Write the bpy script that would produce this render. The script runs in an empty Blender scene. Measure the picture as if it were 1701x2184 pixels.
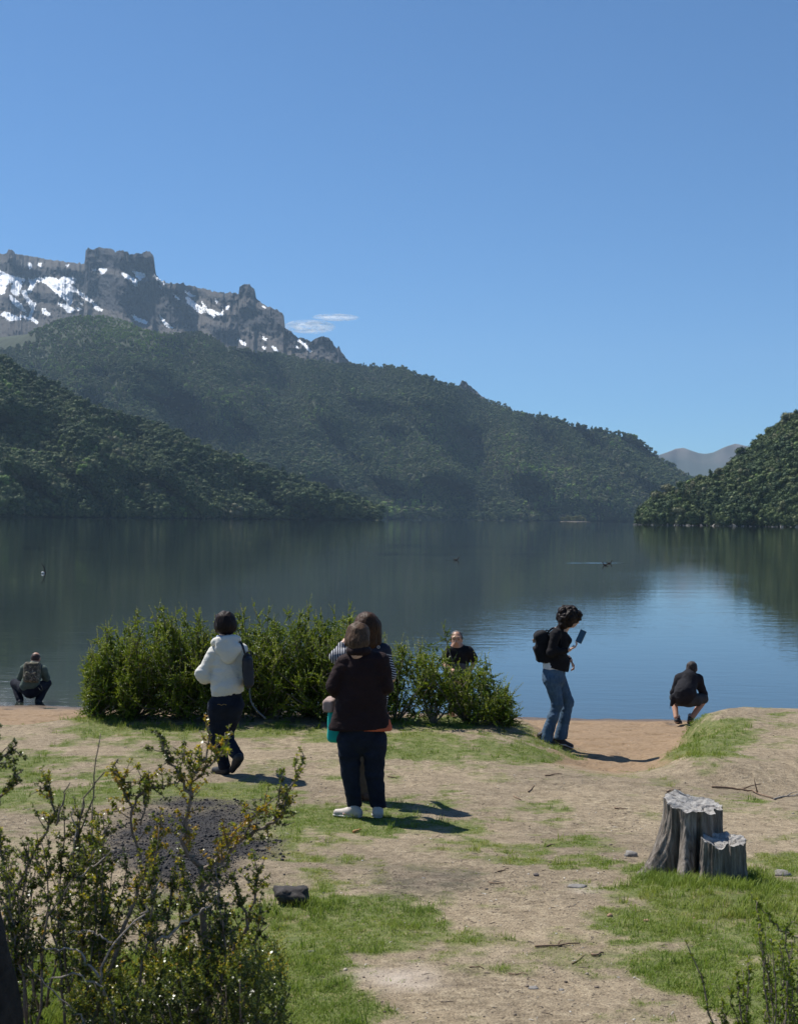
import bpy, math, random
import numpy as np
from mathutils import Vector, Matrix
from mathutils.bvhtree import BVHTree

R = math.radians
SC = bpy.context.scene
COL = SC.collection
rng = np.random.default_rng(7)
random.seed(7)

# ------------------------------------------------------------------ camera
# picture coordinates used for measuring: 1701 x 2184 (photo px / 1.1723)
F = 2730.0
CAM_Z = 3.4
PITCH = math.atan(13.0 / F)
ROLL = R(0.60)
cam = bpy.data.cameras.new('camera')
cam.sensor_fit = 'VERTICAL'
cam.sensor_height = 36.0
cam.lens = F / 2184.0 * 36.0
cam.clip_start = 0.1
cam.clip_end = 60000.0
cam.dof.use_dof = True
cam.dof.focus_distance = 16.0
cam.dof.aperture_fstop = 8.0
cam_o = bpy.data.objects.new('camera', cam)
COL.objects.link(cam_o)
CM = Matrix.Translation((0, 0, CAM_Z)) @ Matrix.Rotation(math.pi / 2 + PITCH, 4, 'X') @ Matrix.Rotation(ROLL, 4, 'Z')
cam_o.matrix_world = CM
SC.camera = cam_o
CR = np.array(CM.to_3x3())
CT = np.array([0, 0, CAM_Z])

# ------------------------------------------------------------------ world, sun, exposure
SUN_AZ = math.atan2(-0.78, 0.62)
SUN_EL = R(57)
world = bpy.data.worlds.new('World')
SC.world = world
world.use_nodes = True
wn = world.node_tree
sky = wn.nodes.new('ShaderNodeTexSky')
sky.sky_type = 'NISHITA'
sky.sun_disc = False
sky.sun_elevation = SUN_EL
sky.sun_rotation = SUN_AZ
sky.altitude = 2000
sky.air_density = 1.0
sky.dust_density = 1.0
sky.ozone_density = 10.0
tint = wn.nodes.new('ShaderNodeMix'); tint.data_type = 'RGBA'; tint.blend_type = 'MULTIPLY'
tint.inputs[0].default_value = 1.0; tint.inputs[7].default_value = (.80, .99, 1.0, 1)   # the photo's white balance
wn.links.new(sky.outputs[0], tint.inputs[6])
wn.links.new(tint.outputs[2], wn.nodes['Background'].inputs[0])
wn.nodes['Background'].inputs[1].default_value = 0.088
sun = bpy.data.lights.new('sun', 'SUN')
sun.energy = 5.0
sun.angle = R(0.53)
sun.color = (1.0, 0.96, 0.89)
sun_o = bpy.data.objects.new('sun', sun)
COL.objects.link(sun_o)
sd = Vector((math.sin(SUN_AZ) * math.cos(SUN_EL), math.cos(SUN_AZ) * math.cos(SUN_EL), math.sin(SUN_EL)))
sun_o.rotation_euler = (-sd).to_track_quat('-Z', 'Y').to_euler()
sun_o.location = (-20, 20, 40)
SC.view_settings.view_transform = 'Standard'
SC.view_settings.look = 'None'
SC.view_settings.exposure = 0.45
SC.view_settings.gamma = 1.0
SC.cycles.use_denoising = True
SC.cycles.max_bounces = 5
SC.cycles.diffuse_bounces = 2
SC.cycles.glossy_bounces = 2
SC.cycles.transparent_max_bounces = 12
SC.cycles.volume_bounces = 0

# ------------------------------------------------------------------ helpers
def rays(px, py):
    px = np.asarray(px, float); py = np.asarray(py, float)
    d = np.stack([(px - 850.5) / F, -(py - 1092.0) / F, -np.ones_like(px)], -1)
    return d @ CR.T

def at(px, py, Y):
    d = rays(px, py)
    return CT + d * (np.asarray(Y, float) / d[..., 1])[..., None]

def to_px(P):
    q = (np.asarray(P, float) - CT) @ CR
    return 850.5 + F * q[..., 0] / -q[..., 2], 1092.0 - F * q[..., 1] / -q[..., 2]

def sstep(a, b, x):
    t = np.clip((np.asarray(x, float) - a) / (b - a), 0, 1)
    return t * t * (3 - 2 * t)

def _h(ix, iy, iz, seed):
    n = (ix.astype(np.uint32) * np.uint32(374761393) + iy.astype(np.uint32) * np.uint32(668265263)
         + iz.astype(np.uint32) * np.uint32(2147483647) + np.uint32((seed * 1274126177) & 0xffffffff))
    n = (n ^ (n >> np.uint32(13))) * np.uint32(1274126177)
    n = (n ^ (n >> np.uint32(16))) * np.uint32(2246822519)
    n = n ^ (n >> np.uint32(15))
    return n.astype(np.float64) / 4294967295.0

def vnoise(p, seed=0):
    p = np.asarray(p, float)
    i = np.floor(p).astype(np.int64); f = p - i
    f = f * f * f * (f * (f * 6 - 15) + 10)
    r = 0
    for dx in (0, 1):
        for dy in (0, 1):
            for dz in (0, 1):
                w = (f[..., 0] if dx else 1 - f[..., 0]) * (f[..., 1] if dy else 1 - f[..., 1]) * (f[..., 2] if dz else 1 - f[..., 2])
                r = r + w * _h(i[..., 0] + dx, i[..., 1] + dy, i[..., 2] + dz, seed)
    return r * 2 - 1

def fbm(p, octv=4, seed=0, gain=.5):
    p = np.asarray(p, float); a = 1; s = 0; t = 0
    for k in range(octv):
        s = s + a * vnoise(p * (2 ** k) + 17.3 * k, seed + k); t += a; a *= gain
    return s / t

def p3(x, y, z=0.0):
    x = np.asarray(x, float); y = np.asarray(y, float)
    return np.stack([x, y, np.zeros_like(x) + z], -1)

def new_mesh(name, V, faces):
    """faces: list of int arrays (n,k)"""
    if not isinstance(faces, (list, tuple)):
        faces = [faces]
    me = bpy.data.meshes.new(name)
    V = np.asarray(V, np.float32)
    me.vertices.add(len(V)); me.vertices.foreach_set('co', V.ravel())
    idx = np.concatenate([np.asarray(f, np.int32).ravel() for f in faces])
    tot = np.concatenate([np.full(len(f), f.shape[1], np.int32) for f in faces])
    st = np.concatenate([[0], np.cumsum(tot)[:-1]]).astype(np.int32)
    me.loops.add(len(idx)); me.loops.foreach_set('vertex_index', idx)
    me.polygons.add(len(tot)); me.polygons.foreach_set('loop_start', st)
    me.update(calc_edges=True)
    return me

def smooth(me, on=True):
    me.polygons.foreach_set('use_smooth', np.full(len(me.polygons), on))

def fattr(me, name, vals, domain='POINT'):
    a = me.attributes.new(name, 'FLOAT', domain)
    a.data.foreach_set('value', np.asarray(vals, np.float32))

def cattr(me, name, rgb):
    a = me.attributes.new(name, 'FLOAT_COLOR', 'POINT')
    c = np.ones((len(rgb), 4), np.float32); c[:, :3] = rgb
    a.data.foreach_set('color', c.ravel())

def link(name, me, mat=None, parent=None, loc=None, sm=False):
    if mat is not None and not me.materials:
        for m in (mat if isinstance(mat, (list, tuple)) else [mat]):
            me.materials.append(m)
    if sm:
        smooth(me)
    o = bpy.data.objects.new(name, me)
    COL.objects.link(o)
    if parent is not None:
        o.parent = parent
    if loc is not None:
        o.location = loc
    return o

def tag(o, label=None, cat=None, group=None, kind=None):
    if label: o['label'] = label
    if cat: o['category'] = cat
    if group: o['group'] = group
    if kind: o['kind'] = kind
    return o

def thing(name, loc, label, cat, group=None):
    o = bpy.data.objects.new(name, None)
    o.empty_display_size = 0.1
    COL.objects.link(o)
    o.location = tuple(map(float, loc))
    return tag(o, label, cat, group)

def part(name, V, faces, mat, root, sm=True):
    """V in world space; root is an Empty (or mesh) whose location is subtracted"""
    L = np.zeros(3); p = root
    while p is not None:
        L = L + np.array(p.location); p = p.parent
    return link(name, new_mesh(name, np.asarray(V) - L, faces), mat, root, sm=sm)

def solo(name, V, faces, mat, loc, label, cat, group=None, sm=True):
    o = link(name, new_mesh(name, np.asarray(V) - np.asarray(loc), faces), mat, None, tuple(map(float, loc)), sm)
    return tag(o, label, cat, group)

# ---- node materials
class NT:
    def __init__(s, name, disp=False):
        s.m = bpy.data.materials.new(name); s.m.use_nodes = True
        s.t = s.m.node_tree; s.n = s.t.nodes
        s.bsdf = s.n['Principled BSDF']; s.out = s.n['Material Output']
    def N(s, typ, **kw):
        n = s.n.new('ShaderNode' + typ)
        for k, v in kw.items():
            if k in ('ins',):
                for a, b in v.items():
                    if hasattr(b, 'is_linked') or hasattr(b, 'links'):
                        s.t.links.new(b, n.inputs[a])
                    else:
                        n.inputs[a].default_value = b
            else:
                setattr(n, k, v)
        return n
    def L(s, a, b):
        s.t.links.new(a, b)
    def set(s, **kw):
        for k, v in kw.items():
            k = {'rough': 'Roughness', 'spec': 'Specular IOR Level', 'col': 'Base Color', 'nrm': 'Normal', 'sheen': 'Sheen Weight',
                 'sub': 'Subsurface Weight', 'metal': 'Metallic'}.get(k, k)
            if hasattr(v, 'links'):
                s.t.links.new(v, s.bsdf.inputs[k])
            else:
                s.bsdf.inputs[k].default_value = v
        return s
    def coord(s, which='Object'):
        return s.N('TexCoord').outputs[which]
    def noise(s, scale, detail=4, rough=.55, vec=None, dist=0.0, out='Fac'):
        n = s.N('TexNoise', ins={'Scale': scale, 'Detail': detail, 'Roughness': rough, 'Distortion': dist})
        if vec is not None: s.L(vec, n.inputs['Vector'])
        return n.outputs[out]
    def ramp(s, fac, stops, interp='LINEAR'):
        n = s.N('ValToRGB'); n.color_ramp.interpolation = interp
        e = n.color_ramp.elements
        while len(e) < len(stops): e.new(.5)
        for q, (p, c) in zip(e, stops):
            q.position = p; q.color = (*c, 1) if len(c) == 3 else c
        s.L(fac, n.inputs[0]); return n.outputs[0]
    def mix(s, f, a, b, mode='MIX'):
        n = s.N('Mix', data_type='RGBA', blend_type=mode)
        for k, v in ((0, f), (6, a), (7, b)):
            if hasattr(v, 'links'): s.L(v, n.inputs[k])
            else: n.inputs[k].default_value = (*v, 1) if isinstance(v, tuple) and len(v) == 3 else v
        return n.outputs[2]
    def math(s, op, a, b=0.0, clamp=False):
        n = s.N('Math', operation=op, use_clamp=clamp)
        for k, v in ((0, a), (1, b)):
            if hasattr(v, 'links'): s.L(v, n.inputs[k])
            else: n.inputs[k].default_value = v
        return n.outputs[0]
    def attr(s, name, typ='GEOMETRY', out='Fac'):
        return s.N('Attribute', attribute_name=name, attribute_type=typ).outputs[out]
    def bump(s, h, dist, strength=1.0, nrm=None):
        n = s.N('Bump', ins={'Strength': strength, 'Distance': dist})
        s.L(h, n.inputs['Height'])
        if nrm is not None: s.L(nrm, n.inputs['Normal'])
        return n.outputs[0]
    def mapv(s, vec, scale):
        n = s.N('Mapping', ins={'Scale': scale}); s.L(vec, n.inputs[0]); return n.outputs[0]

def simple_mat(name, col, rough=.8, var=.25, scale=40, bump=.002, spec=.3, bscale=None):
    m = NT(name); c = m.coord()
    n = m.noise(scale, 5, .6, c)
    lo = tuple(v * (1 - var) for v in col); hi = tuple(min(1, v * (1 + var)) for v in col)
    m.set(col=m.ramp(n, [(.3, lo), (.7, hi)]), rough=rough, spec=spec)
    if bump:
        m.set(nrm=m.bump(m.noise(bscale or scale * 2, 4, .6, c), bump))
    return m.m

# ---- geometry builders (return V, F)
def tube(pts, rad, n=8, cap=True):
    P = np.asarray(pts, float); rad = np.broadcast_to(np.asarray(rad, float), (len(P),))
    T = np.gradient(P, axis=0); T /= np.linalg.norm(T, axis=1)[:, None] + 1e-12
    up = np.array([0.0, 0, 1.0]) if abs(T[0, 2]) < .9 else np.array([1.0, 0, 0])
    V = []
    a = np.cross(T[0], up); a /= np.linalg.norm(a)
    ang = np.arange(n) * 2 * np.pi / n
    for i in range(len(P)):
        a = a - T[i] * (a @ T[i]); a /= np.linalg.norm(a) + 1e-12
        b = np.cross(T[i], a)
        V.append(P[i] + rad[i] * (np.cos(ang)[:, None] * a + np.sin(ang)[:, None] * b))
    V = np.concatenate(V); k = len(P)
    i = np.arange(k - 1)[:, None] * n; j = np.arange(n)[None]; j2 = (j + 1) % n
    Fq = np.stack([i + j, i + j2, i + n + j2, i + n + j], -1).reshape(-1, 4)
    faces = [Fq]
    if cap:
        V = np.concatenate([V, P[:1], P[-1:]]); c0, c1 = k * n, k * n + 1
        jj = np.arange(n); j2 = (jj + 1) % n
        faces.append(np.concatenate([np.stack([jj * 0 + c0, j2, jj], -1), np.stack([jj * 0 + c1, (k - 1) * n + jj, (k - 1) * n + j2], -1)]))
    return V, faces

def merge(items):
    """items: list of (V, [faces...]) -> V, [faces by k]"""
    Vs, by, off = [], {}, 0
    for V, fs in items:
        if not isinstance(fs, (list, tuple)): fs = [fs]
        for f in fs:
            if len(f): by.setdefault(f.shape[1], []).append(np.asarray(f) + off)
        Vs.append(np.asarray(V)); off += len(V)
    return np.concatenate(Vs), [np.concatenate(v) for k, v in sorted(by.items())]

def grid_faces(nr, nc):
    i = np.arange(nr - 1)[:, None] * nc; j = np.arange(nc - 1)[None]
    return np.stack([i + j, i + j + 1, i + nc + j + 1, i + nc + j], -1).reshape(-1, 4)

def ico(sub=2):
    import bmesh
    bm = bmesh.new(); bmesh.ops.create_icosphere(bm, subdivisions=sub, radius=1)
    V = np.array([v.co[:] for v in bm.verts]); Fc = np.array([[v.index for v in f.verts] for f in bm.faces])
    bm.free(); return V, Fc
ICO1, ICO2, ICO3 = ico(1), ico(2), ico(3)

# ---- scattering of what nobody could count, with geometry nodes
def scatter(name, P, rot, scl, idx, sources, tint, label, cat, parent=None):
    me = bpy.data.meshes.new(name); n = len(P)
    me.vertices.add(n); me.vertices.foreach_set('co', np.asarray(P, np.float32).ravel())
    a = me.attributes.new('rot', 'FLOAT_VECTOR', 'POINT'); a.data.foreach_set('vector', np.asarray(rot, np.float32).ravel())
    a = me.attributes.new('scl', 'FLOAT_VECTOR', 'POINT'); a.data.foreach_set('vector', np.asarray(scl, np.float32).ravel())
    a = me.attributes.new('idx', 'INT', 'POINT'); a.data.foreach_set('value', np.asarray(idx, np.int32))
    fattr(me, 'tint', tint)
    for s_ in sources[:1]:
        for m in s_.data.materials: me.materials.append(m)
    o = link(name, me, None, parent)
    tag(o, label, cat, kind='stuff')
    g = bpy.data.node_groups.new(name + '_nodes', 'GeometryNodeTree')
    g.interface.new_socket('Geometry', in_out='INPUT', socket_type='NodeSocketGeometry')
    g.interface.new_socket('Geometry', in_out='OUTPUT', socket_type='NodeSocketGeometry')
    N = g.nodes.new
    gi, go = N('NodeGroupInput'), N('NodeGroupOutput')
    mp, iop, jn = N('GeometryNodeMeshToPoints'), N('GeometryNodeInstanceOnPoints'), N('GeometryNodeJoinGeometry')
    for s_ in reversed(sources):      # a multi-input socket lists its links last first
        oi, g2 = N('GeometryNodeObjectInfo'), N('GeometryNodeGeometryToInstance')
        oi.inputs['Object'].default_value = s_
        g.links.new(oi.outputs['Geometry'], g2.inputs[0]); g.links.new(g2.outputs[0], jn.inputs[0])
    def na(nm, typ):
        q = N('GeometryNodeInputNamedAttribute'); q.data_type = typ; q.inputs[0].default_value = nm; return q.outputs[0]
    g.links.new(gi.outputs[0], mp.inputs[0]); g.links.new(mp.outputs[0], iop.inputs['Points'])
    g.links.new(jn.outputs[0], iop.inputs['Instance']); iop.inputs['Pick Instance'].default_value = True
    g.links.new(na('idx', 'INT'), iop.inputs['Instance Index'])
    g.links.new(na('rot', 'FLOAT_VECTOR'), iop.inputs['Rotation']); g.links.new(na('scl', 'FLOAT_VECTOR'), iop.inputs['Scale'])
    g.links.new(iop.outputs[0], go.inputs[0])
    md = o.modifiers.new('scatter', 'NODES'); md.node_group = g
    return o

def src(name, V, faces, mat, sm=False):
    me = new_mesh(name, V, faces)
    for m in (mat if isinstance(mat, (list, tuple)) else [mat]): me.materials.append(m)
    if sm: smooth(me)
    return bpy.data.objects.new(name, me)
# ================================================================== THE LARGE STRUCTURE
def interp(pts, x):
    a = np.asarray(pts, float); return np.interp(x, a[:, 0], a[:, 1])

def azel(px, py):
    d = rays(px, py); h = np.hypot(d[..., 0], d[..., 1])
    return np.arctan2(d[..., 0], d[..., 1]), d[..., 2] / h

WATER_Y = 22.6
def waterline(x): return 22.3 - 0.055 * x + 0.25 * vnoise(p3(x * .35, x * 0 + 3.1), 4)

def ground_z(x, y):
    x = np.asarray(x, float); y = np.asarray(y, float)
    bank = np.interp(y, [-40, 0, 3, 5, 7, 9, 10.6, 13, 16, 30], [2.4, 1.8, 1.48, 1.28, 1.12, .99, .89, .80, .78, .75])
    yw = waterline(x)
    # how far out the grassy bank reaches, with the worn sandy gully at x ~ 2..4 cut back into it
    ye = 17.0 + .3 * vnoise(p3(x * .6, x * 0), 3) + 1.0 * sstep(4.2, 5.0, x) - 1.3 * sstep(-3.6, -4.6, x)
    wg = .22 * vnoise(p3(x * 1.1, y * 1.1), 24) + .12 * vnoise(p3(x * 3, y * 3), 25)
    gl, gr = 1.55 + .10 * (y - 13) + wg, 2.6 + .33 * (y - 13) + wg
    gul = sstep(gl - .7, gl + .8, x) * (1 - sstep(gr - .5, gr + .45, x)) * sstep(12.3, 14.8, y + 1.2 * wg)
    m = (1 - sstep(-.1, 1.3, y - ye)) * (1 - gul)
    ramp = np.interp(y, [12.0, 13.6, 15.5, 18.5], [.82, .64, .46, .27])
    ramp = np.where(y > 18.5, (yw - y) * np.where(y > yw, .10, .27 / np.maximum(yw - 18.5, .1)), ramp)
    under = np.where(y - yw > 0, -.10 * (y - yw), 0)
    ramp = np.where(y > yw, np.maximum(under, -14.0), ramp)
    z = ramp * (1 - m) + bank * m
    near = (y < 24) & (y > 0)
    z = z + np.where(near, .035 * fbm(p3(x * .7, y * .7), 3, 11) * m + .012 * fbm(p3(x * 3, y * 3), 3, 12), 0)
    # footprints in the sand
    z = z - np.where(near, .03 * sstep(.25, .6, vnoise(p3(x * 3.3, y * 3.3), 21)) * (1 - m) * (y < yw - .2) * (y > 13.5), 0)
    # mounds: stump, small charred stump, ash heap, right grassy lip
    def gb(cx, cy, rx, ry, h): return h * np.exp(-((x - cx) / rx) ** 2 - ((y - cy) / ry) ** 2)
    z = z + gb(1.98, 7.95, .42, .34, .06) + gb(-.68, 7.55, .28, .25, .05) + gb(-1.45, 8.6, .75, .45, .10)
    z = z + gb(4.35, 17.4, .5, .9, .10) + gb(-4.3, 16.0, .5, .4, .04) + gb(3.35, 13.6, .5, .6, .10)
    z = z + gb(5.2, 12.6, 1.9, .55, -.16)
    return z

def ground_hit(px, py):
    d = rays(px, py)
    Y = np.linspace(3, 40, 6000)
    P = CT + d[None] * (Y / d[1])[:, None]
    below = P[:, 2] < ground_z(P[:, 0], P[:, 1])
    i = int(np.argmax(below)) if below.any() else len(Y) - 1
    return P[i]

# grass patches as seen from the photographer: (cx, cy, rx, ry, weight) in picture coordinates
GRASS = [(205, 1535, 95, 30, 1), (350, 1562, 190, 22, .9), (560, 1562, 95, 24, .9), (650, 1570, 130, 22, .6), (900, 1545, 170, 20, 1),
         (890, 1592, 130, 30, 1), (1070, 1580, 75, 46, .75), (1130, 1602, 85, 24, .9), (1225, 1598, 34, 22, 1), (60, 1620, 120, 36, .8),
         (40, 1655, 90, 22, .8), (70, 1695, 300, 42, .7), (200, 1650, 80, 14, .7), (430, 1695, 210, 24, .9), (600, 1762, 260, 62, 1), (830, 1720, 190, 36, .6),
         (560, 1820, 130, 40, .75), (640, 1900, 130, 50, .45), (700, 1975, 280, 62, 1), (610, 2085, 150, 95, 1.1), (690, 2165, 130, 60, 1.0),
         (1490, 1900, 190, 90, 1), (1450, 1985, 225, 60, 1.1), (1560, 2060, 215, 70, 1.0), (1660, 1950, 110, 80, 1), (1630, 2130, 130, 80, .9),
         (1690, 1840, 90, 30, .9), (1240, 1795, 120, 18, .6), (1110, 1832, 110, 16, .55), (1250, 1842, 100, 20, .7), (1090, 1722, 230, 22, .5),
         (1290, 1772, 60, 12, .5), (1500, 1575, 100, 52, 1), (1560, 1558, 66, 36, 1), (1690, 1523, 60, 6, .9), (75, 1521, 30, 13, 1),
         (400, 1640, 60, 14, .4), (1620, 1707, 45, 9, .6), (650, 1610, 120, 10, .35), (1100, 1790, 150, 22, .4), (960, 1760, 160, 30, .5),
         (1365, 2185, 40, 20, .4), (960, 1690, 220, 16, .5), (560, 1690, 120, 20, .7), (760, 1660, 160, 14, .4), (1180, 1760, 160, 18, .45), (1350, 1745, 90, 14, .4), (1010, 1820, 130, 20, .5), (760, 1830, 140, 22, .6), (700, 1870, 160, 22, .5), (280, 1610, 170, 14, .4), (170, 2150, 300, 160, .9), (330, 1985, 260, 100, .45)]
DARK = [(400, 1800, 200, 92, 1.05), (930, 1880, 150, 40, .5), (800, 1850, 120, 16, .35), (1560, 1665, 120, 14, .3)]
PALE = [(870, 2090, 62, 26, .9), (820, 2080, 60, 14, .6), (1235, 1892, 30, 10, .5)]

def blobs(lst, px, py, soft=.55):
    v = np.zeros_like(px)
    for cx, cy, rx, ry, w in lst:
        d = ((px - cx) / rx) ** 2 + ((py - cy) / ry) ** 2
        v = np.maximum(v, w * (1 - sstep(1 - soft, 1 + soft, np.sqrt(d))))
    return v

def ground_masks(x, y, z):
    px, py = to_px(np.stack([x, y, z], -1))
    n1 = fbm(p3(x * 2.2, y * 2.2), 4, 31); n2 = fbm(p3(x * 9, y * 9), 3, 35)
    wob = 18 * vnoise(p3(x * 3, y * 3), 40)
    g = blobs(GRASS, px + wob, py + wob * .35)
    vis = (y > 4.2) & (y < 24) & (px > -60) & (px < 1760)
    out = sstep(-.1, .35, n1)                       # outside the picture the turf simply goes on in patches
    g = np.where(vis, g, out)
    g = g + .75 * n1 + .45 * n2
    g = sstep(.36, .85, g)
    base = sstep(.08, .5, n1 + .7 * n2) * .5       # sparse tufts over the trodden dirt
    yw = waterline(x)
    sand = sstep(.0, .16, np.interp(y, [3, 10.6, 13, 16, 30], [1.4, .89, .80, .78, .75]) - z - .05 + .07 * n1 + .04 * n2) * (y > 12.6)
    low = np.interp(y, [3, 10.6, 13, 16, 30], [1.4, .89, .80, .78, .75]) - z
    g = np.maximum(g, base * (1 - sand)) * (y < yw - .8) * (1 - sstep(.22, .40, low))
    dk = np.where(vis, blobs(DARK, px + wob, py + wob * .3, .6) + .5 * n1 + .2 * n2, 0)
    dk = sstep(.2, 1.1, dk)
    pale = np.where(vis, blobs(PALE, px + wob, py + wob * .3, .8) * .7 + .35 * n2 * (blobs(PALE, px, py, .8) > .1), 0)
    g = g * (1 - dk * .95)
    return g, np.clip(sand, 0, 1), dk, np.clip(pale, 0, 1)

# ---- ground material
def make_ground_mat():
    m = NT('ground'); c = m.coord()
    n1 = m.noise(1.3, 3, .6, c); n2 = m.noise(14, 5, .68, c); n3 = m.noise(90, 3, .7, c); n4 = m.noise(4.5, 3, .6, c)
    dirt = m.ramp(n2, [(.30, (0.152, 0.116, 0.074)), (.5, (0.304, 0.240, 0.158)), (.72, (0.484, 0.400, 0.276))])
    dirt = m.mix(m.ramp(n1, [(.35, (0, 0, 0)), (.65, (.7, .7, .7))]), dirt, m.ramp(n4, [(.3, (0.203, 0.154, 0.099)), (.7, (0.405, 0.324, 0.220))]))
    grit = m.ramp(n3, [(.34, (.30, .28, .26)), (.46, (.85, .85, .85)), (.58, (1.05, 1.05, 1.05)), (.72, (1.6, 1.58, 1.55))])
    dirt = m.mix(.9, dirt, grit, 'MULTIPLY')
    nb_ = m.noise(.55, 4, .6, c); dirt = m.mix(m.ramp(nb_, [(.40, (0, 0, 0)), (.62, (.75, .75, .75))]), dirt, m.mix(1.0, dirt, (.66, .66, .68), 'MULTIPLY'))
    sandc = m.ramp(n2, [(.3, (.20, .132, .076)), (.7, (.32, .225, .140))])
    col = m.mix(m.attr('sand'), dirt, sandc)
    turf = m.ramp(n2, [(.3, (0.062, 0.088, 0.018)), (.5, (0.106, 0.144, 0.030)), (.7, (0.200, 0.175, 0.069))])
    col = m.mix(m.math('MULTIPLY', m.attr('grass'), .82), col, turf)
    ash = m.ramp(n3, [(.3, (.014, .014, .015)), (.6, (.040, .038, .040)), (.75, (.11, .105, .10))])
    col = m.mix(m.attr('dark'), col, ash)
    col = m.mix(m.attr('pale'), col, (.50, .42, .35))
    # wet sand along the lake
    wet = m.attr('wet')
    col = m.mix(wet, col, (.12, .083, .055))
    # lake bed darkens with depth: silty colour standing in for light the water absorbs
    col = m.mix(m.attr('silt_depth_shade'), col, (.03, .034, .026))
    m.set(col=col, rough=m.ramp(wet, [(0, (.95,) * 3), (1, (.35,) * 3)]), spec=.25)
    b = m.bump(n4, .05, .6); b = m.bump(n2, .03, .9, b); b = m.bump(n3, .008, 1.0, b)
    m.set(nrm=b)
    return m.m

def grow(a, b, step, rate):
    out = [a]; s = step
    while out[-1] < b:
        out.append(out[-1] + s); s *= rate
    return np.array(out)

xs = np.concatenate([-grow(8.0, 15000, .06, 1.22)[::-1][:-1], np.arange(-8.0, 8.001, .05), grow(8.0, 15000, .06, 1.22)[1:]])
ys = np.concatenate([-grow(-3.0, 3000, .2, 1.35)[::-1][:-1], np.arange(3.0, 12, .042), np.arange(12, 24.5, .06), grow(24.5, 15000, .08, 1.25)[1:]])
GX, GY = np.meshgrid(xs, ys)
GZ = ground_z(GX, GY)
gme = new_mesh('ground', np.stack([GX, GY, GZ], -1).reshape(-1, 3), grid_faces(len(ys), len(xs)))
gg, gs, gd, gp = ground_masks(GX.ravel(), GY.ravel(), GZ.ravel())
fattr(gme, 'grass', gg); fattr(gme, 'sand', gs); fattr(gme, 'dark', gd); fattr(gme, 'pale', gp)
zz = GZ.ravel(); yy = GY.ravel()
fattr(gme, 'wet', sstep(.055, .005, zz) * (yy > 18)); fattr(gme, 'silt_depth_shade', sstep(-.15, -1.1, zz) * (yy > 18))
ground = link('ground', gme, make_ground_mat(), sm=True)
tag(ground, 'trodden sandy lakeshore ground with worn turf and a beach', 'ground', kind='structure')
print('ground', len(gme.vertices))

# ---- lake
def make_water_mat():
    m = NT('lake_water'); c = m.coord()
    w1 = m.noise(1.0, 3, .5, m.mapv(c, (1.2, 2.6, 1)))
    w2 = m.noise(1.0, 2, .5, m.mapv(c, (.16, .42, 1)))
    w3 = m.noise(1.0, 2, .5, m.mapv(c, (5.0, 9.0, 1)))
    patch = m.ramp(m.noise(1.0, 3, .5, m.mapv(c, (.02, .035, 1))), [(.36, (.3,) * 3), (.62, (1,) * 3)])
    nb = m.N('Bump', ins={'Distance': .012}); m.L(w2, nb.inputs['Height']); nb.inputs['Strength'].default_value = .5
    nb2 = m.N('Bump', ins={'Distance': .006}); m.L(w1, nb2.inputs['Height']); m.L(patch, nb2.inputs['Strength']); m.L(nb.outputs[0], nb2.inputs['Normal'])
    nb3 = m.N('Bump', ins={'Distance': .0012}); m.L(w3, nb3.inputs['Height']); m.L(patch, nb3.inputs['Strength']); m.L(nb2.outputs[0], nb3.inputs['Normal'])
    nrm = nb3.outputs[0]
    fr = m.N('Fresnel', ins={'IOR': 1.5}); m.L(nrm, fr.inputs['Normal'])
    gl = m.N('BsdfGlossy', ins={'Roughness': .03, 'Color': (1, 1, 1, 1)}); m.L(nrm, gl.inputs['Normal'])
    tr = m.N('BsdfTransparent', ins={'Color': (.52, .60, .56, 1)})
    df = m.N('BsdfDiffuse', ins={'Color': (.042, .060, .050, 1)})
    mx0 = m.N('MixShader', ins={0: .45}); m.L(tr.outputs[0], mx0.inputs[1]); m.L(df.outputs[0], mx0.inputs[2])
    mx = m.N('MixShader'); m.L(fr.outputs[0], mx.inputs[0]); m.L(mx0.outputs[0], mx.inputs[1]); m.L(gl.outputs[0], mx.inputs[2])
    m.L(mx.outputs[0], m.out.inputs[0]); m.n.remove(m.bsdf)
    return m.m
WMAT = make_water_mat()
wx = np.concatenate([-grow(30, 15000, 10, 1.6)[::-1], grow(-30 + 10, 15000, 10, 1.6)])
wx = np.unique(np.round(wx, 2)); wy = np.concatenate([[15.0, 18, 22, 26], grow(30, 15000, 8, 1.5)])
WX, WY = np.meshgrid(wx, wy)
lake = link('lake', new_mesh('lake', np.stack([WX, WY, 0 * WX], -1).reshape(-1, 3), grid_faces(len(wy), len(wx))), WMAT)
tag(lake, 'calm mountain lake mirroring the wooded hills and sky', 'lake', kind='structure')

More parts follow.
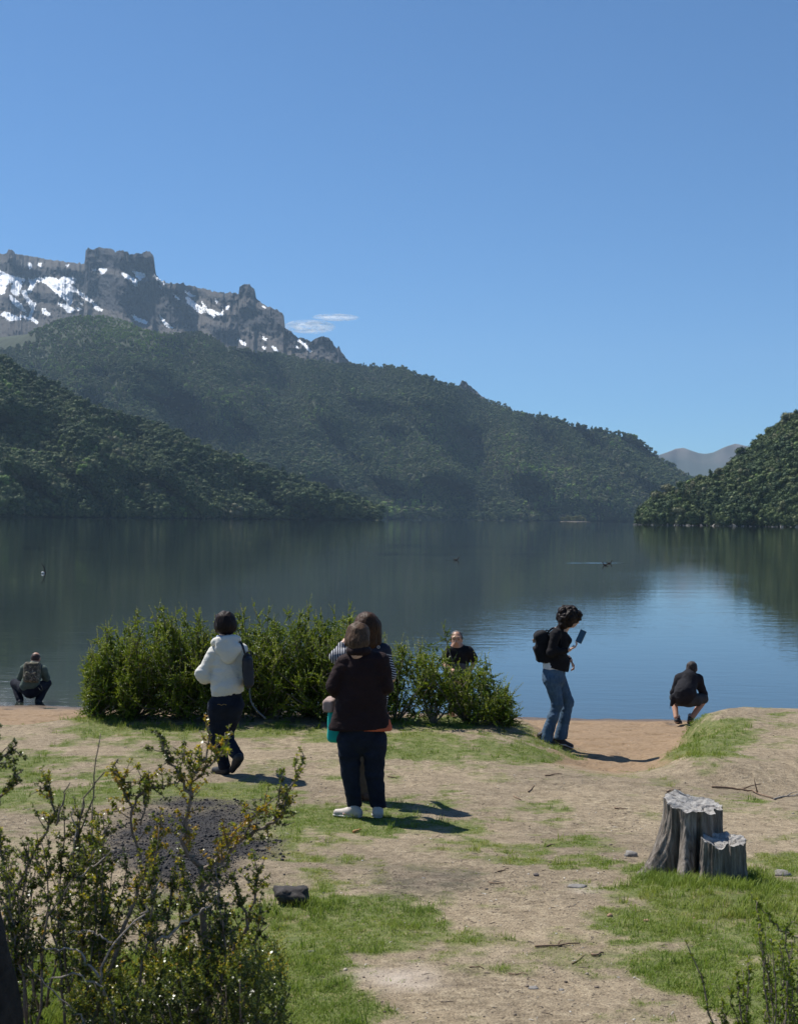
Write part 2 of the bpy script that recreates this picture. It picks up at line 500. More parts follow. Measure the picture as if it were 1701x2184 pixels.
# ---- hills: heightfields laid out in azimuth and distance, slope by slope
def hill_sheet(px0, px1, ncol, sky_pts, r0, slope_fn, nrow, back=.35, drop=0.0, lat=0, rough=None, jag=None, relief=None):
    sp = np.asarray(sky_pts, float)
    sa, se = azel(sp[:, 0], sp[:, 1])
    az0 = azel(np.array([px0]), np.array([1105.0]))[0][0]; az1 = azel(np.array([px1]), np.array([1105.0]))[0][0]
    az = np.linspace(az0, az1, ncol)
    e1 = np.interp(az, sa, se) - drop
    if jag is not None: e1 = e1 + jag(az)
    rs = r0(az) if callable(r0) else np.interp(az, azel(np.array([q[0] for q in r0]), np.full(len(r0), 1105.0))[0], [q[1] for q in r0])
    e0 = (-CAM_Z - 3) / rs
    v = np.linspace(0, 1, nrow)
    r = np.zeros((nrow, ncol)); te = e0[None] + (e1 - e0)[None] * v[:, None]
    r[0] = rs
    for i in range(1, nrow):
        s = slope_fn(az, te[i], v[i], r[i - 1])
        s = np.maximum(s, te[i] + .02)
        r[i] = r[i - 1] * np.exp((te[i] - te[i - 1]) / (s - te[i]))
    if relief is not None: r = r * np.exp(relief(az, te, v))
    if lat:
        k = np.exp(-.5 * (np.arange(-3 * lat, 3 * lat + 1) / lat) ** 2); k /= k.sum()
        lr = np.log(r); pad = np.pad(lr, ((0, 0), (3 * lat, 3 * lat)), mode='edge')
        lr = sum(k[j] * pad[:, j:j + ncol] for j in range(len(k)))
        if rough is not None: lr = lr + rough(az, te, v)
        r = np.exp(lr)
    z = CAM_Z + r * te
    rows_r, rows_z = [r], [z]
    top_r, top_z = r[-1], z[-1]
    for k in (.06, .2, .5, 1.0):
        rows_r.append((top_r * (1 + back * k))[None]); rows_z.append((top_z * (1 - k) - 5 * k)[None])
    r = np.concatenate(rows_r); z = np.concatenate(rows_z)
    V = np.stack([r * np.sin(az), r * np.cos(az), z], -1)
    return V, az, te

def slope_noise(base, amp, fa, fe, seed, lo=.12):
    def f(az, te, v, r):
        return np.maximum(lo, base * (1 + amp * fbm(p3(az * fa, te * fe), 3, seed)))
    return f

SKY_A = [(-700, 560), (-300, 670), (0, 772), (60, 800), (140, 830), (230, 872), (330, 905), (420, 950), (520, 992), (600, 1015), (680, 1042), (740, 1062), (790, 1078), (812, 1092), (818, 1108)]
SKY_B = [(-700, 640), (-200, 720), (0, 712), (60, 705), (110, 682), (150, 670), (210, 668), (262, 674), (300, 692), (345, 705), (380, 706), (420, 703), (450, 712), (480, 733), (540, 745), (600, 755),
         (700, 770), (760, 776), (850, 782), (885, 793), (940, 815), (1000, 835), (1070, 862), (1120, 878), (1180, 893), (1250, 908), (1330, 925), (1365, 938), (1400, 966), (1430, 990), (1462, 1010), (1520, 1050), (1580, 1090), (1640, 1111)]
SKY_D = [(1352, 1112), (1362, 1096), (1390, 1068), (1420, 1052), (1450, 1042), (1500, 1020), (1540, 1005), (1590, 970), (1610, 955), (1640, 926), (1701, 886), (1800, 840), (2000, 780), (2400, 640)]
SKY_C = [(-700, 520), (-200, 560), (0, 541), (14, 540), (19, 533), (27, 533), (34, 541), (60, 545), (100, 553), (150, 560), (181, 562), (183, 533), (188, 529), (200, 531), (210, 527), (228, 530), (243, 531), (246, 538), (252, 533), (272, 536), (276, 543),
         (284, 541), (300, 541), (312, 536), (322, 537), (328, 548), (333, 585), (340, 596), (360, 604), (385, 605), (391, 602), (394, 607), (430, 615), (470, 624), (490, 623), (509, 627), (511, 610), (518, 606), (533, 607), (543, 618), (547, 639), (560, 648),
         (580, 657), (600, 665), (606, 675), (607, 700), (622, 708), (636, 722), (645, 719), (655, 724), (662, 729), (675, 721), (690, 718), (703, 722), (712, 735), (718, 742), (722, 737), (728, 750), (740, 768), (800, 800), (900, 840), (960, 838), (975, 826), (984, 812), (990, 812), (998, 820), (1020, 838), (1100, 900)]
SKY_E = [(1350, 985), (1400, 972), (1423, 964), (1440, 957), (1457, 955), (1470, 960), (1488, 966), (1503, 968), (1520, 965), (1545, 953), (1567, 946), (1590, 951), (1640, 965), (1750, 990), (1900, 1000)]

hill_green = simple_mat('hill_undergrowth', (.03, .04, .018), .95, .4, .03, 0)

def zz4(pts, x0=0, y0=600, s=3.78): return [((x0 + a / s) / 1.1723, (y0 + b / s) / 1.1723) for a, b in pts]
def zz5(pts): return zz4(pts, 430, 650, 3.402)
def poly_mask(poly, px, py):
    ins = np.zeros(px.shape, bool); n = len(poly)
    for i in range(n):
        x0, y0 = poly[i]; x1, y1 = poly[(i + 1) % n]
        cond = ((y0 > py) != (y1 > py)) & (px < (x1 - x0) * (py - y0) / (y1 - y0 + 1e-9) + x0)
        ins ^= cond
    return ins
CLIFF = [zz4(q) for q in ([(-900, 210), (0, 215), (150, 240), (270, 260), (420, 300), (520, 262), (640, 265), (740, 290), (730, 350), (600, 352), (470, 345), (330, 365), (230, 375), (130, 340), (0, 275), (-900, 300)],
    [(805, 290), (808, 60), (1470, 60), (1485, 330), (1400, 345), (1240, 290), (1150, 300), (1000, 265), (880, 275)], [(700, 420), (740, 360), (850, 300), (960, 330), (1150, 345), (1260, 420), (1330, 400), (1500, 400), (1600, 480), (1650, 400), (1720, 640), (1700, 800), (1640, 840), (1540, 770), (1480, 840), (1390, 770), (1200, 690), (980, 660), (880, 580), (740, 470)],
    [(280, 510), (400, 490), (520, 510), (620, 580), (540, 600), (400, 575), (320, 560)], [(60, 90), (130, 90), (140, 150), (40, 150)], [(0, 560), (60, 540), (180, 600), (200, 640), (80, 630)])] + [zz5(q) for q in (
    [(-40, 230), (60, 200), (110, 180), (125, 300), (150, 440), (180, 580), (60, 570), (-60, 580)], [(575, 290), (570, 190), (690, 190), (725, 360), (640, 310)], [(530, 490), (590, 390), (700, 420), (760, 440), (830, 400), (920, 430), (965, 470), (965, 580), (880, 640), (820, 650), (700, 600), (560, 570)],
    [(250, 350), (330, 420), (440, 500), (380, 520), (280, 470)], [(120, 230), (330, 300), (440, 340), (420, 370), (300, 330), (180, 300)], [(1080, 700), (1110, 640), (1500, 640), (1490, 840), (1250, 810), (1180, 760)], [(240, 560), (420, 560), (560, 640), (540, 720), (430, 690), (330, 620)], [(860, 680), (960, 660), (1080, 720), (1060, 790), (940, 740)], [(980, 590), (1090, 650), (1060, 665), (960, 610)])] + [[(966, 850), (970, 805), (1002, 805), (1012, 850)]]
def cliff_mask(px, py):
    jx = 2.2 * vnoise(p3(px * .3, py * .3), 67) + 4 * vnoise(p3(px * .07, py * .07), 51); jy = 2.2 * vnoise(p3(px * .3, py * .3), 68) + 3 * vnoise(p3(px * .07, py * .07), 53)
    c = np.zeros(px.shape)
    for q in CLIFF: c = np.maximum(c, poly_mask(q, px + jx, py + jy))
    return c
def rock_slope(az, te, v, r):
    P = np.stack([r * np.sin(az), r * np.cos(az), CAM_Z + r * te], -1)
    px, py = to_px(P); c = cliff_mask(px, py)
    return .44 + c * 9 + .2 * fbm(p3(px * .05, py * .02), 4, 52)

def make_rock_mat():
    m = NT('mountain_rock'); c = m.coord()
    n1 = m.noise(.004, 8, .65, c); n2 = m.noise(.03, 6, .7, c)
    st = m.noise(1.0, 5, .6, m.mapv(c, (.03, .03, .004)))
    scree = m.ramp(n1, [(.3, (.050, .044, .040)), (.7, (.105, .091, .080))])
    cliff = m.ramp(st, [(.3, (.010, .011, .015)), (.7, (.040, .038, .042))])  # darker rock, with the shade of the steep faces put into its colour
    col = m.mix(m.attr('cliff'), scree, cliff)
    col = m.mix(m.ramp(n2, [(.42, (0, 0, 0)), (.62, (.5, .5, .5))]), col, (.05, .047, .045))
    col = m.mix(m.ramp(m.attr('snow'), [(.46, (0, 0, 0)), (.54, (1, 1, 1))]), col, (.9, .91, .93))
    m.set(col=col, rough=.95, spec=.2, nrm=m.bump(n2, 14, .8))
    return m.m

# snowfields (outlines traced from image pixels of the rock face)
SNOW = [zz4(q) for q in (
    [(0, 290), (60, 320), (130, 345), (235, 370), (235, 390), (200, 385), (205, 440), (170, 525), (110, 495), (125, 410), (80, 405), (60, 430), (45, 500), (10, 515), (0, 490)],
    [(275, 370), (330, 372), (400, 355), (470, 350), (560, 375), (600, 350), (720, 365), (705, 405), (660, 420), (720, 460), (800, 520), (870, 575), (930, 640), (975, 668), (910, 665), (880, 600), (800, 560), (720, 480), (690, 500), (680, 560), (670, 610), (630, 620), (640, 580), (560, 520), (480, 450), (410, 395), (350, 390), (320, 440), (290, 500), (262, 490), (290, 430)],
    [(205, 475), (240, 475), (270, 550), (310, 590), (340, 595), (310, 690), (295, 730), (370, 775), (350, 790), (290, 750), (270, 755), (200, 715), (190, 750), (100, 765), (10, 705), (50, 680), (110, 700), (180, 735), (205, 710), (280, 735), (300, 640), (230, 530)],
    [(95, 520), (160, 570), (210, 620), (250, 680), (190, 650), (120, 590)],
    [(400, 650), (430, 645), (460, 685), (480, 690), (470, 712), (410, 695)],
    [(545, 598), (640, 620), (705, 650), (690, 680), (640, 685), (600, 630)], [(720, 640), (780, 655), (735, 668)], [(755, 592), (785, 605), (770, 615)],
    [(940, 268), (1005, 272), (1000, 295), (965, 325), (945, 300)], [(1155, 310), (1230, 345), (1290, 380), (1305, 440), (1270, 415), (1240, 370), (1170, 345)],
    [(1255, 298), (1340, 315), (1378, 340), (1330, 365), (1335, 385), (1310, 370), (1290, 340)], [(1450, 335), (1510, 370), (1570, 425), (1510, 395)],
    [(270, 215), (300, 222), (292, 272), (278, 250)], [(358, 230), (390, 215), (388, 258)], [(1240, 705), (1320, 745), (1395, 780), (1380, 795), (1290, 755)],
    [(1505, 705), (1545, 755), (1630, 835), (1590, 830), (1545, 775)], [(625, 232), (650, 242), (640, 252)], [(870, 278), (910, 280), (890, 292)])] + [zz5(q) for q in (
    [(118, 265), (200, 315), (150, 300)], [(120, 310), (200, 370), (270, 420), (285, 445), (245, 455), (190, 410), (130, 360)], [(250, 345), (300, 420), (345, 420), (365, 485), (330, 470), (270, 400)],
    [(345, 425), (410, 460), (440, 425), (430, 470), (390, 470)], [(365, 330), (390, 360), (380, 370)], [(455, 395), (485, 392), (480, 418), (462, 415)], [(770, 655), (805, 668), (800, 688), (780, 675)],
    [(845, 730), (895, 755), (900, 785), (880, 775)], [(1060, 672), (1135, 715), (1190, 790), (1160, 770), (1110, 715)], [(765, 735), (795, 745), (795, 770)], [(560, 670), (625, 715), (620, 730), (585, 700)],
    [(765, 388), (800, 402), (785, 406)], [(1050, 728), (1078, 745), (1065, 748)], [(15, 298), (75, 340), (40, 325)])]
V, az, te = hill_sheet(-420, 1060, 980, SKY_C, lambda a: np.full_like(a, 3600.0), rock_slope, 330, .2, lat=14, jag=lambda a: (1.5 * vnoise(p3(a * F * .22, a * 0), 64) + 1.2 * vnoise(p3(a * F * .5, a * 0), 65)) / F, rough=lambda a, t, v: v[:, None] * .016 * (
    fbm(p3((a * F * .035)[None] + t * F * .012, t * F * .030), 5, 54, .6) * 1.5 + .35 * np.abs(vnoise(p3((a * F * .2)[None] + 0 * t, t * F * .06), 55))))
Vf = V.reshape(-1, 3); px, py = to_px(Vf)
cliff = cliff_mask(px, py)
snow = np.zeros(len(px)); jx = 1.6 * vnoise(p3(px * .45, py * .45), 61); jy = 1.6 * vnoise(p3(px * .45, py * .45), 62)
for q in SNOW:
    for ox, oy in ((0, 0), (1.3, .8), (-1.3, -.8), (.9, -1.0), (-.9, 1.0)): snow = np.maximum(snow, poly_mask(q, px + jx + ox, py + jy + oy).astype(float))
snow[np.arange(len(snow)) >= 330 * 980] = 0
# snow out of the picture to the left, so that the face simply goes on
far = (px < -4) & (py > 560) & (py < 680)
snow = np.where(far & (fbm(p3(px * .03, py * .05), 4, 63) > .12), 1, snow)
rme = new_mesh('mountain', Vf, grid_faces(*V.shape[:2]))
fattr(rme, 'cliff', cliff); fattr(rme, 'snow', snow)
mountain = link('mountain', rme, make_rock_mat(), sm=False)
tag(mountain, 'rugged rock mountain with castle-like summit towers and snow patches', 'mountain', kind='structure')

V, az, te = hill_sheet(1300, 1960, 160, SKY_E, lambda a: np.full_like(a, 8200.0), slope_noise(.55, .5, 60, 60, 71), 60, .1)
m = NT('far_range'); c = m.coord(); n1 = m.noise(.002, 6, .6, c)
sepz = m.N('SeparateXYZ'); m.L(c, sepz.inputs[0])
hi = m.math('ADD', m.math('MULTIPLY', sepz.outputs[2], .0011), m.math('MULTIPLY', n1, .75))
m.set(col=m.ramp(hi, [(.35, (.022, .034, .03)), (.8, (.035, .044, .038)), (1.0, (.11, .09, .08))]), rough=.95)
E_me = new_mesh('far_range', V.reshape(-1, 3), grid_faces(*V.shape[:2]))
far_range = link('far_mountain_range', E_me, m.m, sm=True)
tag(far_range, 'distant bald mountain range fading into blue haze', 'mountain range', kind='structure')

def forest_slope(base, seed, fa=40, fe=60, amp=.75):
    def f(az, te, v, r):
        big = fbm(p3(az * 9 + te * 7, te * 14), 3, seed)
        rib = 1 - 2 * np.abs(vnoise(p3(az * fa + te * 30, te * fe * .4), seed + 5))
        return np.maximum(te + .05, base * (1 + amp * .8 * big + .6 * rib))
    return f

NR = 70
def spurs(seed, amp):
    def f(az, te, v):
        A = (az * F)[None] + 0 * te; T = te * F; w = np.sin(np.pi * np.clip(v, 0, 1)) ** .5
        d = 1 - 2 * np.abs(vnoise(p3(A * .011 + T * .010, T * .006), seed)); d2 = 1 - 2 * np.abs(vnoise(p3(A * .03 + T * .02, T * .018), seed + 1))
        return -amp * w[:, None] * (d + .35 * d2)
    return f
VA, azA, teA = hill_sheet(-520, 818, 300, SKY_A, [(-520, 1250), (0, 1350), (400, 1500), (700, 1650), (818, 1750)], forest_slope(.42, 81), NR, .3, .0052, lat=3, relief=spurs(82, .05))
VB, azB, teB = hill_sheet(-520, 1640, 420, SKY_B, [(-520, 2600), (800, 2700), (1100, 2900), (1350, 3000), (1640, 3100)], forest_slope(.40, 91), NR, .2, .0026, lat=3, relief=spurs(92, .055))
VD, azD, teD = hill_sheet(1352, 2350, 260, SKY_D, [(1352, 1050), (1500, 980), (1701, 900), (2350, 600)], forest_slope(.55, 99), NR, .3, .007, lat=3, relief=spurs(97, .03))
HILLS = []
for nm, VV, lab in (('left_hill', VA, 'nearer wooded headland sloping down into the lake'), ('middle_hill', VB, 'long forested ridge across the lake below the rock mountain'),
                    ('right_hill', VD, 'steep wooded hill dropping straight to the lake')):
    o = link(nm, new_mesh(nm, VV.reshape(-1, 3), grid_faces(*VV.shape[:2])), hill_green, sm=True)
    tag(o, lab, 'hill', kind='structure')

# ---- forest trees (far: one mass per hill)
def make_leaf_far():
    m = NT('forest_leaf'); t = m.attr('tint', 'INSTANCER'); c = m.coord()
    n = m.noise(4.0, 3, .6, c)
    col = m.ramp(t, [(0, (0.034, 0.060, 0.026)), (.25, (0.065, 0.098, 0.034)), (.5, (0.099, 0.130, 0.044)), (.68, (0.150, 0.146, 0.086)), (.8, (0.124, 0.195, 0.049)), (1, (0.208, 0.286, 0.058))])
    col = m.mix(.55, col, m.ramp(n, [(.3, (.5, .5, .5)), (.7, (1.35, 1.35, 1.3))]), 'MULTIPLY')
    m.set(col=col, rough=.75, spec=.2)
    return m.m
LEAF_FAR = make_leaf_far()
BARK_FAR = simple_mat('forest_bark', (.16, .14, .12), .9, .3, 3, 0)

def leaf_quads(C, Nrm, size, r):
    """diamond leaves at C with normals Nrm"""
    n = len(C); rnd = r.normal(size=(n, 3)); Nrm = Nrm / (np.linalg.norm(Nrm, axis=1)[:, None] + 1e-9)
    a = np.cross(Nrm, rnd); a /= np.linalg.norm(a, axis=1)[:, None] + 1e-9; b = np.cross(Nrm, a)
    s = np.broadcast_to(np.asarray(size, float), (n,))[:, None]
    V = np.stack([C - a * s, C + b * s * .6, C + a * s, C - b * s * .6], 1).reshape(-1, 3)
    return V, np.arange(4 * n).reshape(-1, 4)

def crown_variant(seed, kind):
    r = np.random.default_rng(seed); items = []
    nl = 11; lobes = []
    for k in range(nl):
        h = r.uniform(.25, .92); w = .34 * math.sqrt(max(.05, 1 - ((h - .5) / .55) ** 2)) if kind == 0 else .36 * (1.02 - h) + .04
        a = r.uniform(0, 6.28); d = w * math.sqrt(r.uniform(0, 1))
        lobes.append((np.array([d * math.cos(a), d * math.sin(a), h]), r.uniform(.12, .20) * (1 if kind == 0 else .8)))
    for cpos, rad in lobes:
        n = 95; q = r.normal(size=(n, 3)); q /= np.linalg.norm(q, axis=1)[:, None]
        C = cpos + q * rad * r.uniform(.7, 1.2, (n, 1)) * np.array([1, 1, .8])
        items.append(leaf_quads(C, q * .45 + r.normal(size=(n, 3)) * .6, r.uniform(.020, .040, n), r))
        v = ICO2[0] * rad * .74 * np.array([1, 1, .8]) * (1 + .25 * r.normal(size=(len(ICO2[0]), 1)) * .5) + cpos
        items.append((v, ICO2[1]))
    V, Fs = merge(items)
    return src('forest_tree_%d' % seed, V, Fs, LEAF_FAR)
FAR_TREES = [crown_variant(100 + k, 0) for k in range(5)] + [crown_variant(200 + k, 1) for k in range(3)]

def sample_sheet(VV, nrow, n, r, pxlim):
    A = VV[:nrow]; i0 = A[:-1, :-1]; dx = A[:-1, 1:] - i0; dy = A[1:, :-1] - i0
    ar = np.linalg.norm(np.cross(dx, dy), axis=-1)
    p_, q_ = to_px(i0); ar = ar * ((p_ > pxlim[0]) & (p_ < pxlim[1]))
    pr = (ar / ar.sum()).ravel(); k = r.choice(len(pr), n, p=pr)
    u, v = r.uniform(size=(2, n, 1))
    return i0.reshape(-1, 3)[k] + u * dx.reshape(-1, 3)[k] + v * dy.reshape(-1, 3)[k]

def make_forest(name, VV, n, hmin, hmax, pxlim, label, seed, shore=0):
    r = np.random.default_rng(seed)
    P = sample_sheet(VV, NR, n, r, pxlim)
    if shore:
        k = r.integers(0, VV.shape[1] - 1, shore); t = r.uniform(size=(shore, 1))
        row = VV[2]; Q = row[k] * (1 - t) + row[k + 1] * t; Q[:, 2] = np.maximum(Q[:, 2], .2)
        q_, _ = to_px(Q); P = np.concatenate([P, Q[(q_ > pxlim[0]) & (q_ < pxlim[1])]])
    P = P[P[:, 2] > .1]
    n = len(P); px, py = to_px(P)
    h = np.clip(r.lognormal(math.log((hmin + hmax) / 2), .28, n), hmin * .5, hmax * 1.5) * (1 + .25 * fbm(p3(P[:, 0] * .01, P[:, 2] * .02), 2, seed))
    wd = h * r.uniform(.72, 1.15, n)
    idx = r.choice(8, n, p=np.array([.16] * 5 + [.0667] * 3) / (.8 + .2001))
    wd = np.where(idx >= 5, wd * .7, wd); h = np.where(idx >= 5, h * 1.12, h)
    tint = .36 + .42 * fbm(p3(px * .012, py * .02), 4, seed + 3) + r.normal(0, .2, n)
    return P - np.array([0, 0, .15]) * h[:, None], np.stack([r.normal(0, .06, n), r.normal(0, .06, n), r.uniform(0, 6.28, n)], -1), np.stack([wd, wd, h], -1), idx, tint, px, py
P, ro, sc_, ix, ti, px, py = make_forest('a', VA, 14500, 9, 14.5, (-260, 830), '', 301, 260)
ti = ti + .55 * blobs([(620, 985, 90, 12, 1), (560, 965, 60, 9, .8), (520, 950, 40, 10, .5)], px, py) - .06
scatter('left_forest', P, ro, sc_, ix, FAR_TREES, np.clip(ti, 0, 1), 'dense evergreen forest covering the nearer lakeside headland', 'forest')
P, ro, sc_, ix, ti, px, py = make_forest('b', VB, 52000, 9, 14.5, (-160, 1660), '', 302, 300)
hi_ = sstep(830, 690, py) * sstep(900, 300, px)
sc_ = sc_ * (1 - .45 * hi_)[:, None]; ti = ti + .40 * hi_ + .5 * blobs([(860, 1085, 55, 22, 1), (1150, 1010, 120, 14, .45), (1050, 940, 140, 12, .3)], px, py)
keep = ~((blobs([(25, 722, 45, 22, 1)], px, py) + .5 * fbm(p3(px * .08, py * .08), 3, 9)) > .45)
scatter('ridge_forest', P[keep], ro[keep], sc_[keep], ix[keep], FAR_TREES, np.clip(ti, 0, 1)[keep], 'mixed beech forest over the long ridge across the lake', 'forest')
P, ro, sc_, ix, ti, px, py = make_forest('d', VD, 8500, 7, 12, (1330, 1900), '', 303, 200)
scatter('right_forest', P, ro, sc_, ix, FAR_TREES, np.clip(ti - .04, 0, 1), 'dark olive forest on the steep hill dropping to the lake', 'forest')

# ---- haze
bx = np.array([[x, y, z] for x in (-6500, 6500) for y in (-60, 11500) for z in (-15.5, 1500)], float)
bf = np.array([[0, 1, 3, 2], [4, 6, 7, 5], [0, 4, 5, 1], [2, 3, 7, 6], [0, 2, 6, 4], [1, 5, 7, 3]])
m = NT('haze_air'); m.n.remove(m.bsdf)
pv = m.N('VolumePrincipled', ins={'Color': (.53, .76, 1.0, 1), 'Density': 4.3e-5, 'Anisotropy': .1, 'Density Attribute': '', 'Color Attribute': '', 'Temperature Attribute': ''})
m.m.cycles.homogeneous_volume = True
m.L(pv.outputs[0], m.out.inputs['Volume'])
HAZE = True
if HAZE:
    hz = link('haze', new_mesh('haze', bx, bf), m.m)
    tag(hz, 'thin blue air haze over the lake valley', 'haze', kind='stuff')

# ---- two thin lens clouds
m = NT('cloud_vapour'); c = m.coord()
sy = m.N('SeparateXYZ'); m.L(c, sy.inputs[0]); fall = m.ramp(m.math('ABSOLUTE', sy.outputs[1]), [(.1, (0, 0, 0)), (1.0, (1, 1, 1))])
nz = m.ramp(m.noise(1.0, 6, .65, m.mapv(c, (2.4, 2.4, 1.6)), .8), [(.36, (0, 0, 0)), (.66, (1, 1, 1))])
den = m.math('MULTIPLY', m.math('MULTIPLY', fall, nz), 1.0)
df = m.N('BsdfDiffuse', ins={'Color': (.9, .9, .9, 1)}); tl = m.N('BsdfTranslucent', ins={'Color': (.9, .9, .9, 1)}); tp = m.N('BsdfTransparent')
m1 = m.N('MixShader', ins={0: .5}); m.L(df.outputs[0], m1.inputs[1]); m.L(tl.outputs[0], m1.inputs[2])
m2 = m.N('MixShader'); m.L(den, m2.inputs[0]); m.L(tp.outputs[0], m2.inputs[1]); m.L(m1.outputs[0], m2.inputs[2]); m.L(m2.outputs[0], m.out.inputs[0])
m.n.remove(m.bsdf)
for (cx, cy, w, h), lab in (((660, 697, 58, 15), 'broader lower lens cloud beside the rock ridge'), ((716, 677, 52, 7), 'thin upper lens cloud drifting above the other cloud')):
    C = at(cx, cy, 15000.0); k = 15000.0 / F
    o = link('cloud', new_mesh('cloud', ICO3[0], ICO3[1]), m.m, loc=tuple(C), sm=True)
    o.scale = (w * k, w * k * .5, h * k)
    tag(o, lab, 'cloud', 'lens clouds in the clear sky')
# ================================================================== GRASS, LITTER, STONES
def ground_n(x, y, e=.03):
    gx = (ground_z(x + e, y) - ground_z(x - e, y)) / (2 * e); gy = (ground_z(x, y + e) - ground_z(x, y - e)) / (2 * e)
    return gx, gy

def make_grass_mat():
    m = NT('grass_blade'); t = m.attr('tint', 'INSTANCER'); h = m.attr('h')
    col = m.ramp(t, [(0, (.11, .195, .020)), (.4, (.19, .26, .032)), (.65, (.28, .30, .058)), (.85, (.37, .31, .12)), (1, (.44, .37, .20))])
    col = m.mix(m.math('MULTIPLY', h, .35), col, (.31, .34, .06))
    m.set(col=col, rough=.55, spec=.3)
    tr = m.N('BsdfTranslucent'); m.L(col, tr.inputs[0])
    mx = m.N('MixShader', ins={0: .38}); m.L(m.bsdf.outputs[0], mx.inputs[1]); m.L(tr.outputs[0], mx.inputs[2]); m.L(mx.outputs[0], m.out.inputs[0])
    return m.m
GRASS_MAT = make_grass_mat()

def tuft(seed, n, rad, hmin, hmax, flop):
    r = np.random.default_rng(seed); V = []; Fc = []; H = []
    for i in range(n):
        a = r.uniform(0, 6.283); d = rad * math.sqrt(r.uniform()); b = np.array([d * math.cos(a), d * math.sin(a), -.006])
        h = r.uniform(hmin, hmax); la = r.uniform(0, 6.283); lean = h * r.uniform(.1, flop)
        dv = np.array([math.cos(la), math.sin(la), 0]); sd_ = np.array([-dv[1], dv[0], 0]) * r.uniform(.0012, .0022)
        p1 = b + np.array([0, 0, h * .6]) + dv * lean * .35; p2 = b + np.array([0, 0, h]) + dv * lean
        k = len(V); V += [b - sd_, b + sd_, p1 - sd_ * .8, p1 + sd_ * .8, p2]; H += [0, 0, .6, .6, 1]
        Fc += [(k, k + 1, k + 3), (k, k + 3, k + 2), (k + 2, k + 3, k + 4)]
    o = src('grass_tuft_%d' % seed, np.array(V), np.array(Fc), GRASS_MAT)
    fattr(o.data, 'h', H); return o
TUFTS = [tuft(400 + k, 16, .034, .007, .021, 1.5) for k in range(4)] + [tuft(410 + k, 18, .038, .025, .07, 1.1) for k in range(3)]

def grass_points(n, x0, x1, y0, y1, seed):
    r = np.random.default_rng(seed)
    # more tufts per square metre near the camera
    y = y0 * (y1 / y0) ** r.uniform(size=n); x = r.uniform(x0, x1, n) * np.clip(y / 8.0, .55, 2.2)
    z = ground_z(x, y); g, s_, dk, pl = ground_masks(x, y, z)
    px, py = to_px(np.stack([x, y, z], -1))
    ok = (r.uniform(size=n) < .62 * g ** 1.6 * (.35 + .65 * sstep(-.35, .25, fbm(p3(x * 8, y * 8), 3, 91)))) & (px > -140) & (px < 1840)
    return x[ok], y[ok], z[ok], g[ok], px[ok], py[ok], r
x, y, z, g, px, py, r = grass_points(260000, -3.6, 3.6, 4.0, 20.5, 55)
n = len(x); print('grass tufts', n)
long_ = blobs([(1490, 1878, 130, 34, .8), (1600, 1895, 60, 40, .7), (630, 1940, 80, 30, .4), (1480, 1590, 60, 50, .35), (560, 1540, 420, 16, .6), (150, 2100, 330, 120, .7), (1225, 1600, 40, 22, .4), (1600, 1930, 90, 50, .4)], px, py)
idx = np.where(r.uniform(size=n) < .03 + .5 * long_, r.integers(4, 7, n), r.integers(0, 4, n))
s_ = r.uniform(.65, 1.3, n) * (.55 + .5 * g) * (1 + .25 * np.clip(y - 10, 0, 8) / 8)
gx, gy = ground_n(x, y)
ti = .24 + .45 * fbm(p3(x * 1.3, y * 1.3), 4, 77) + .35 * (1 - g) + r.normal(0, .13, n) + .25 * blobs([(640, 1880, 140, 60, 1), (1100, 1820, 250, 50, .7)], px, py)
scatter('grass', np.stack([x, y, z], -1), np.stack([gy * .7, -gx * .7, r.uniform(0, 6.28, n)], -1), np.stack([s_, s_, s_], -1), idx, TUFTS, np.clip(ti, 0, 1),
        'short worn green grass growing in patches on the bank', 'grass')

# ---- pebbles, bark crumbs and straw on the dirt
def rock_shape(seed, sub=ICO2, rough=.3, flat=.6, facet=0.0):
    r = np.random.default_rng(seed); V = sub[0].copy()
    V = V * (1 + rough * fbm(V * 1.3 + seed * 3.7, 3, seed)[:, None] * 1.6)
    V[:, 2] *= flat; V[:, 0] *= r.uniform(.8, 1.25)
    return V, sub[1]
def make_litter_mat():
    m = NT('litter'); t = m.attr('tint', 'INSTANCER')
    col = m.ramp(t, [(0, (.05, .04, .032)), (.35, (.14, .105, .08)), (.65, (.25, .20, .15)), (.9, (.42, .37, .30)), (1, (.62, .58, .52))])
    m.set(col=col, rough=.9); return m.m
LIT = make_litter_mat()
def chip(seed):
    r = np.random.default_rng(seed); L_ = r.uniform(.6, 1.2)
    pts = np.array([[-L_, 0, .03], [-L_ * .3, r.uniform(-.15, .15), .08], [L_ * .4, r.uniform(-.15, .15), .06], [L_, r.uniform(-.2, .2), .04]])
    return tube(pts, [.05, .075, .065, .03], 4)
LSRC = [src('pebble_%d' % k, *rock_shape(500 + k, ICO1, .35), LIT) for k in range(4)] + [src('straw_%d' % k, *chip(520 + k), LIT) for k in range(4)]
r = np.random.default_rng(61); n = 60000
y = 4.4 * (22 / 4.4) ** r.uniform(size=n); x = r.uniform(-3.4, 3.4, n) * np.clip(y / 8.0, .6, 2.3); z = ground_z(x, y)
g, sd_, dk, pl = ground_masks(x, y, z)
ok = (r.uniform(size=n) < (1 - .7 * g) * (.25 + .75 * sstep(-.2, .5, fbm(p3(x * 1.1, y * 1.1), 3, 88))) * (1 - .8 * sd_)) & (y < waterline(x) - .5)
x, y, z, dk = x[ok], y[ok], z[ok], dk[ok]; n = len(x)
idx = np.where(r.uniform(size=n) < .55, r.integers(0, 4, n), r.integers(4, 8, n))
size = np.where(idx < 4, r.lognormal(-5.7, .45, n), r.lognormal(-4.3, .5, n)); size = np.clip(size, .001, .030)
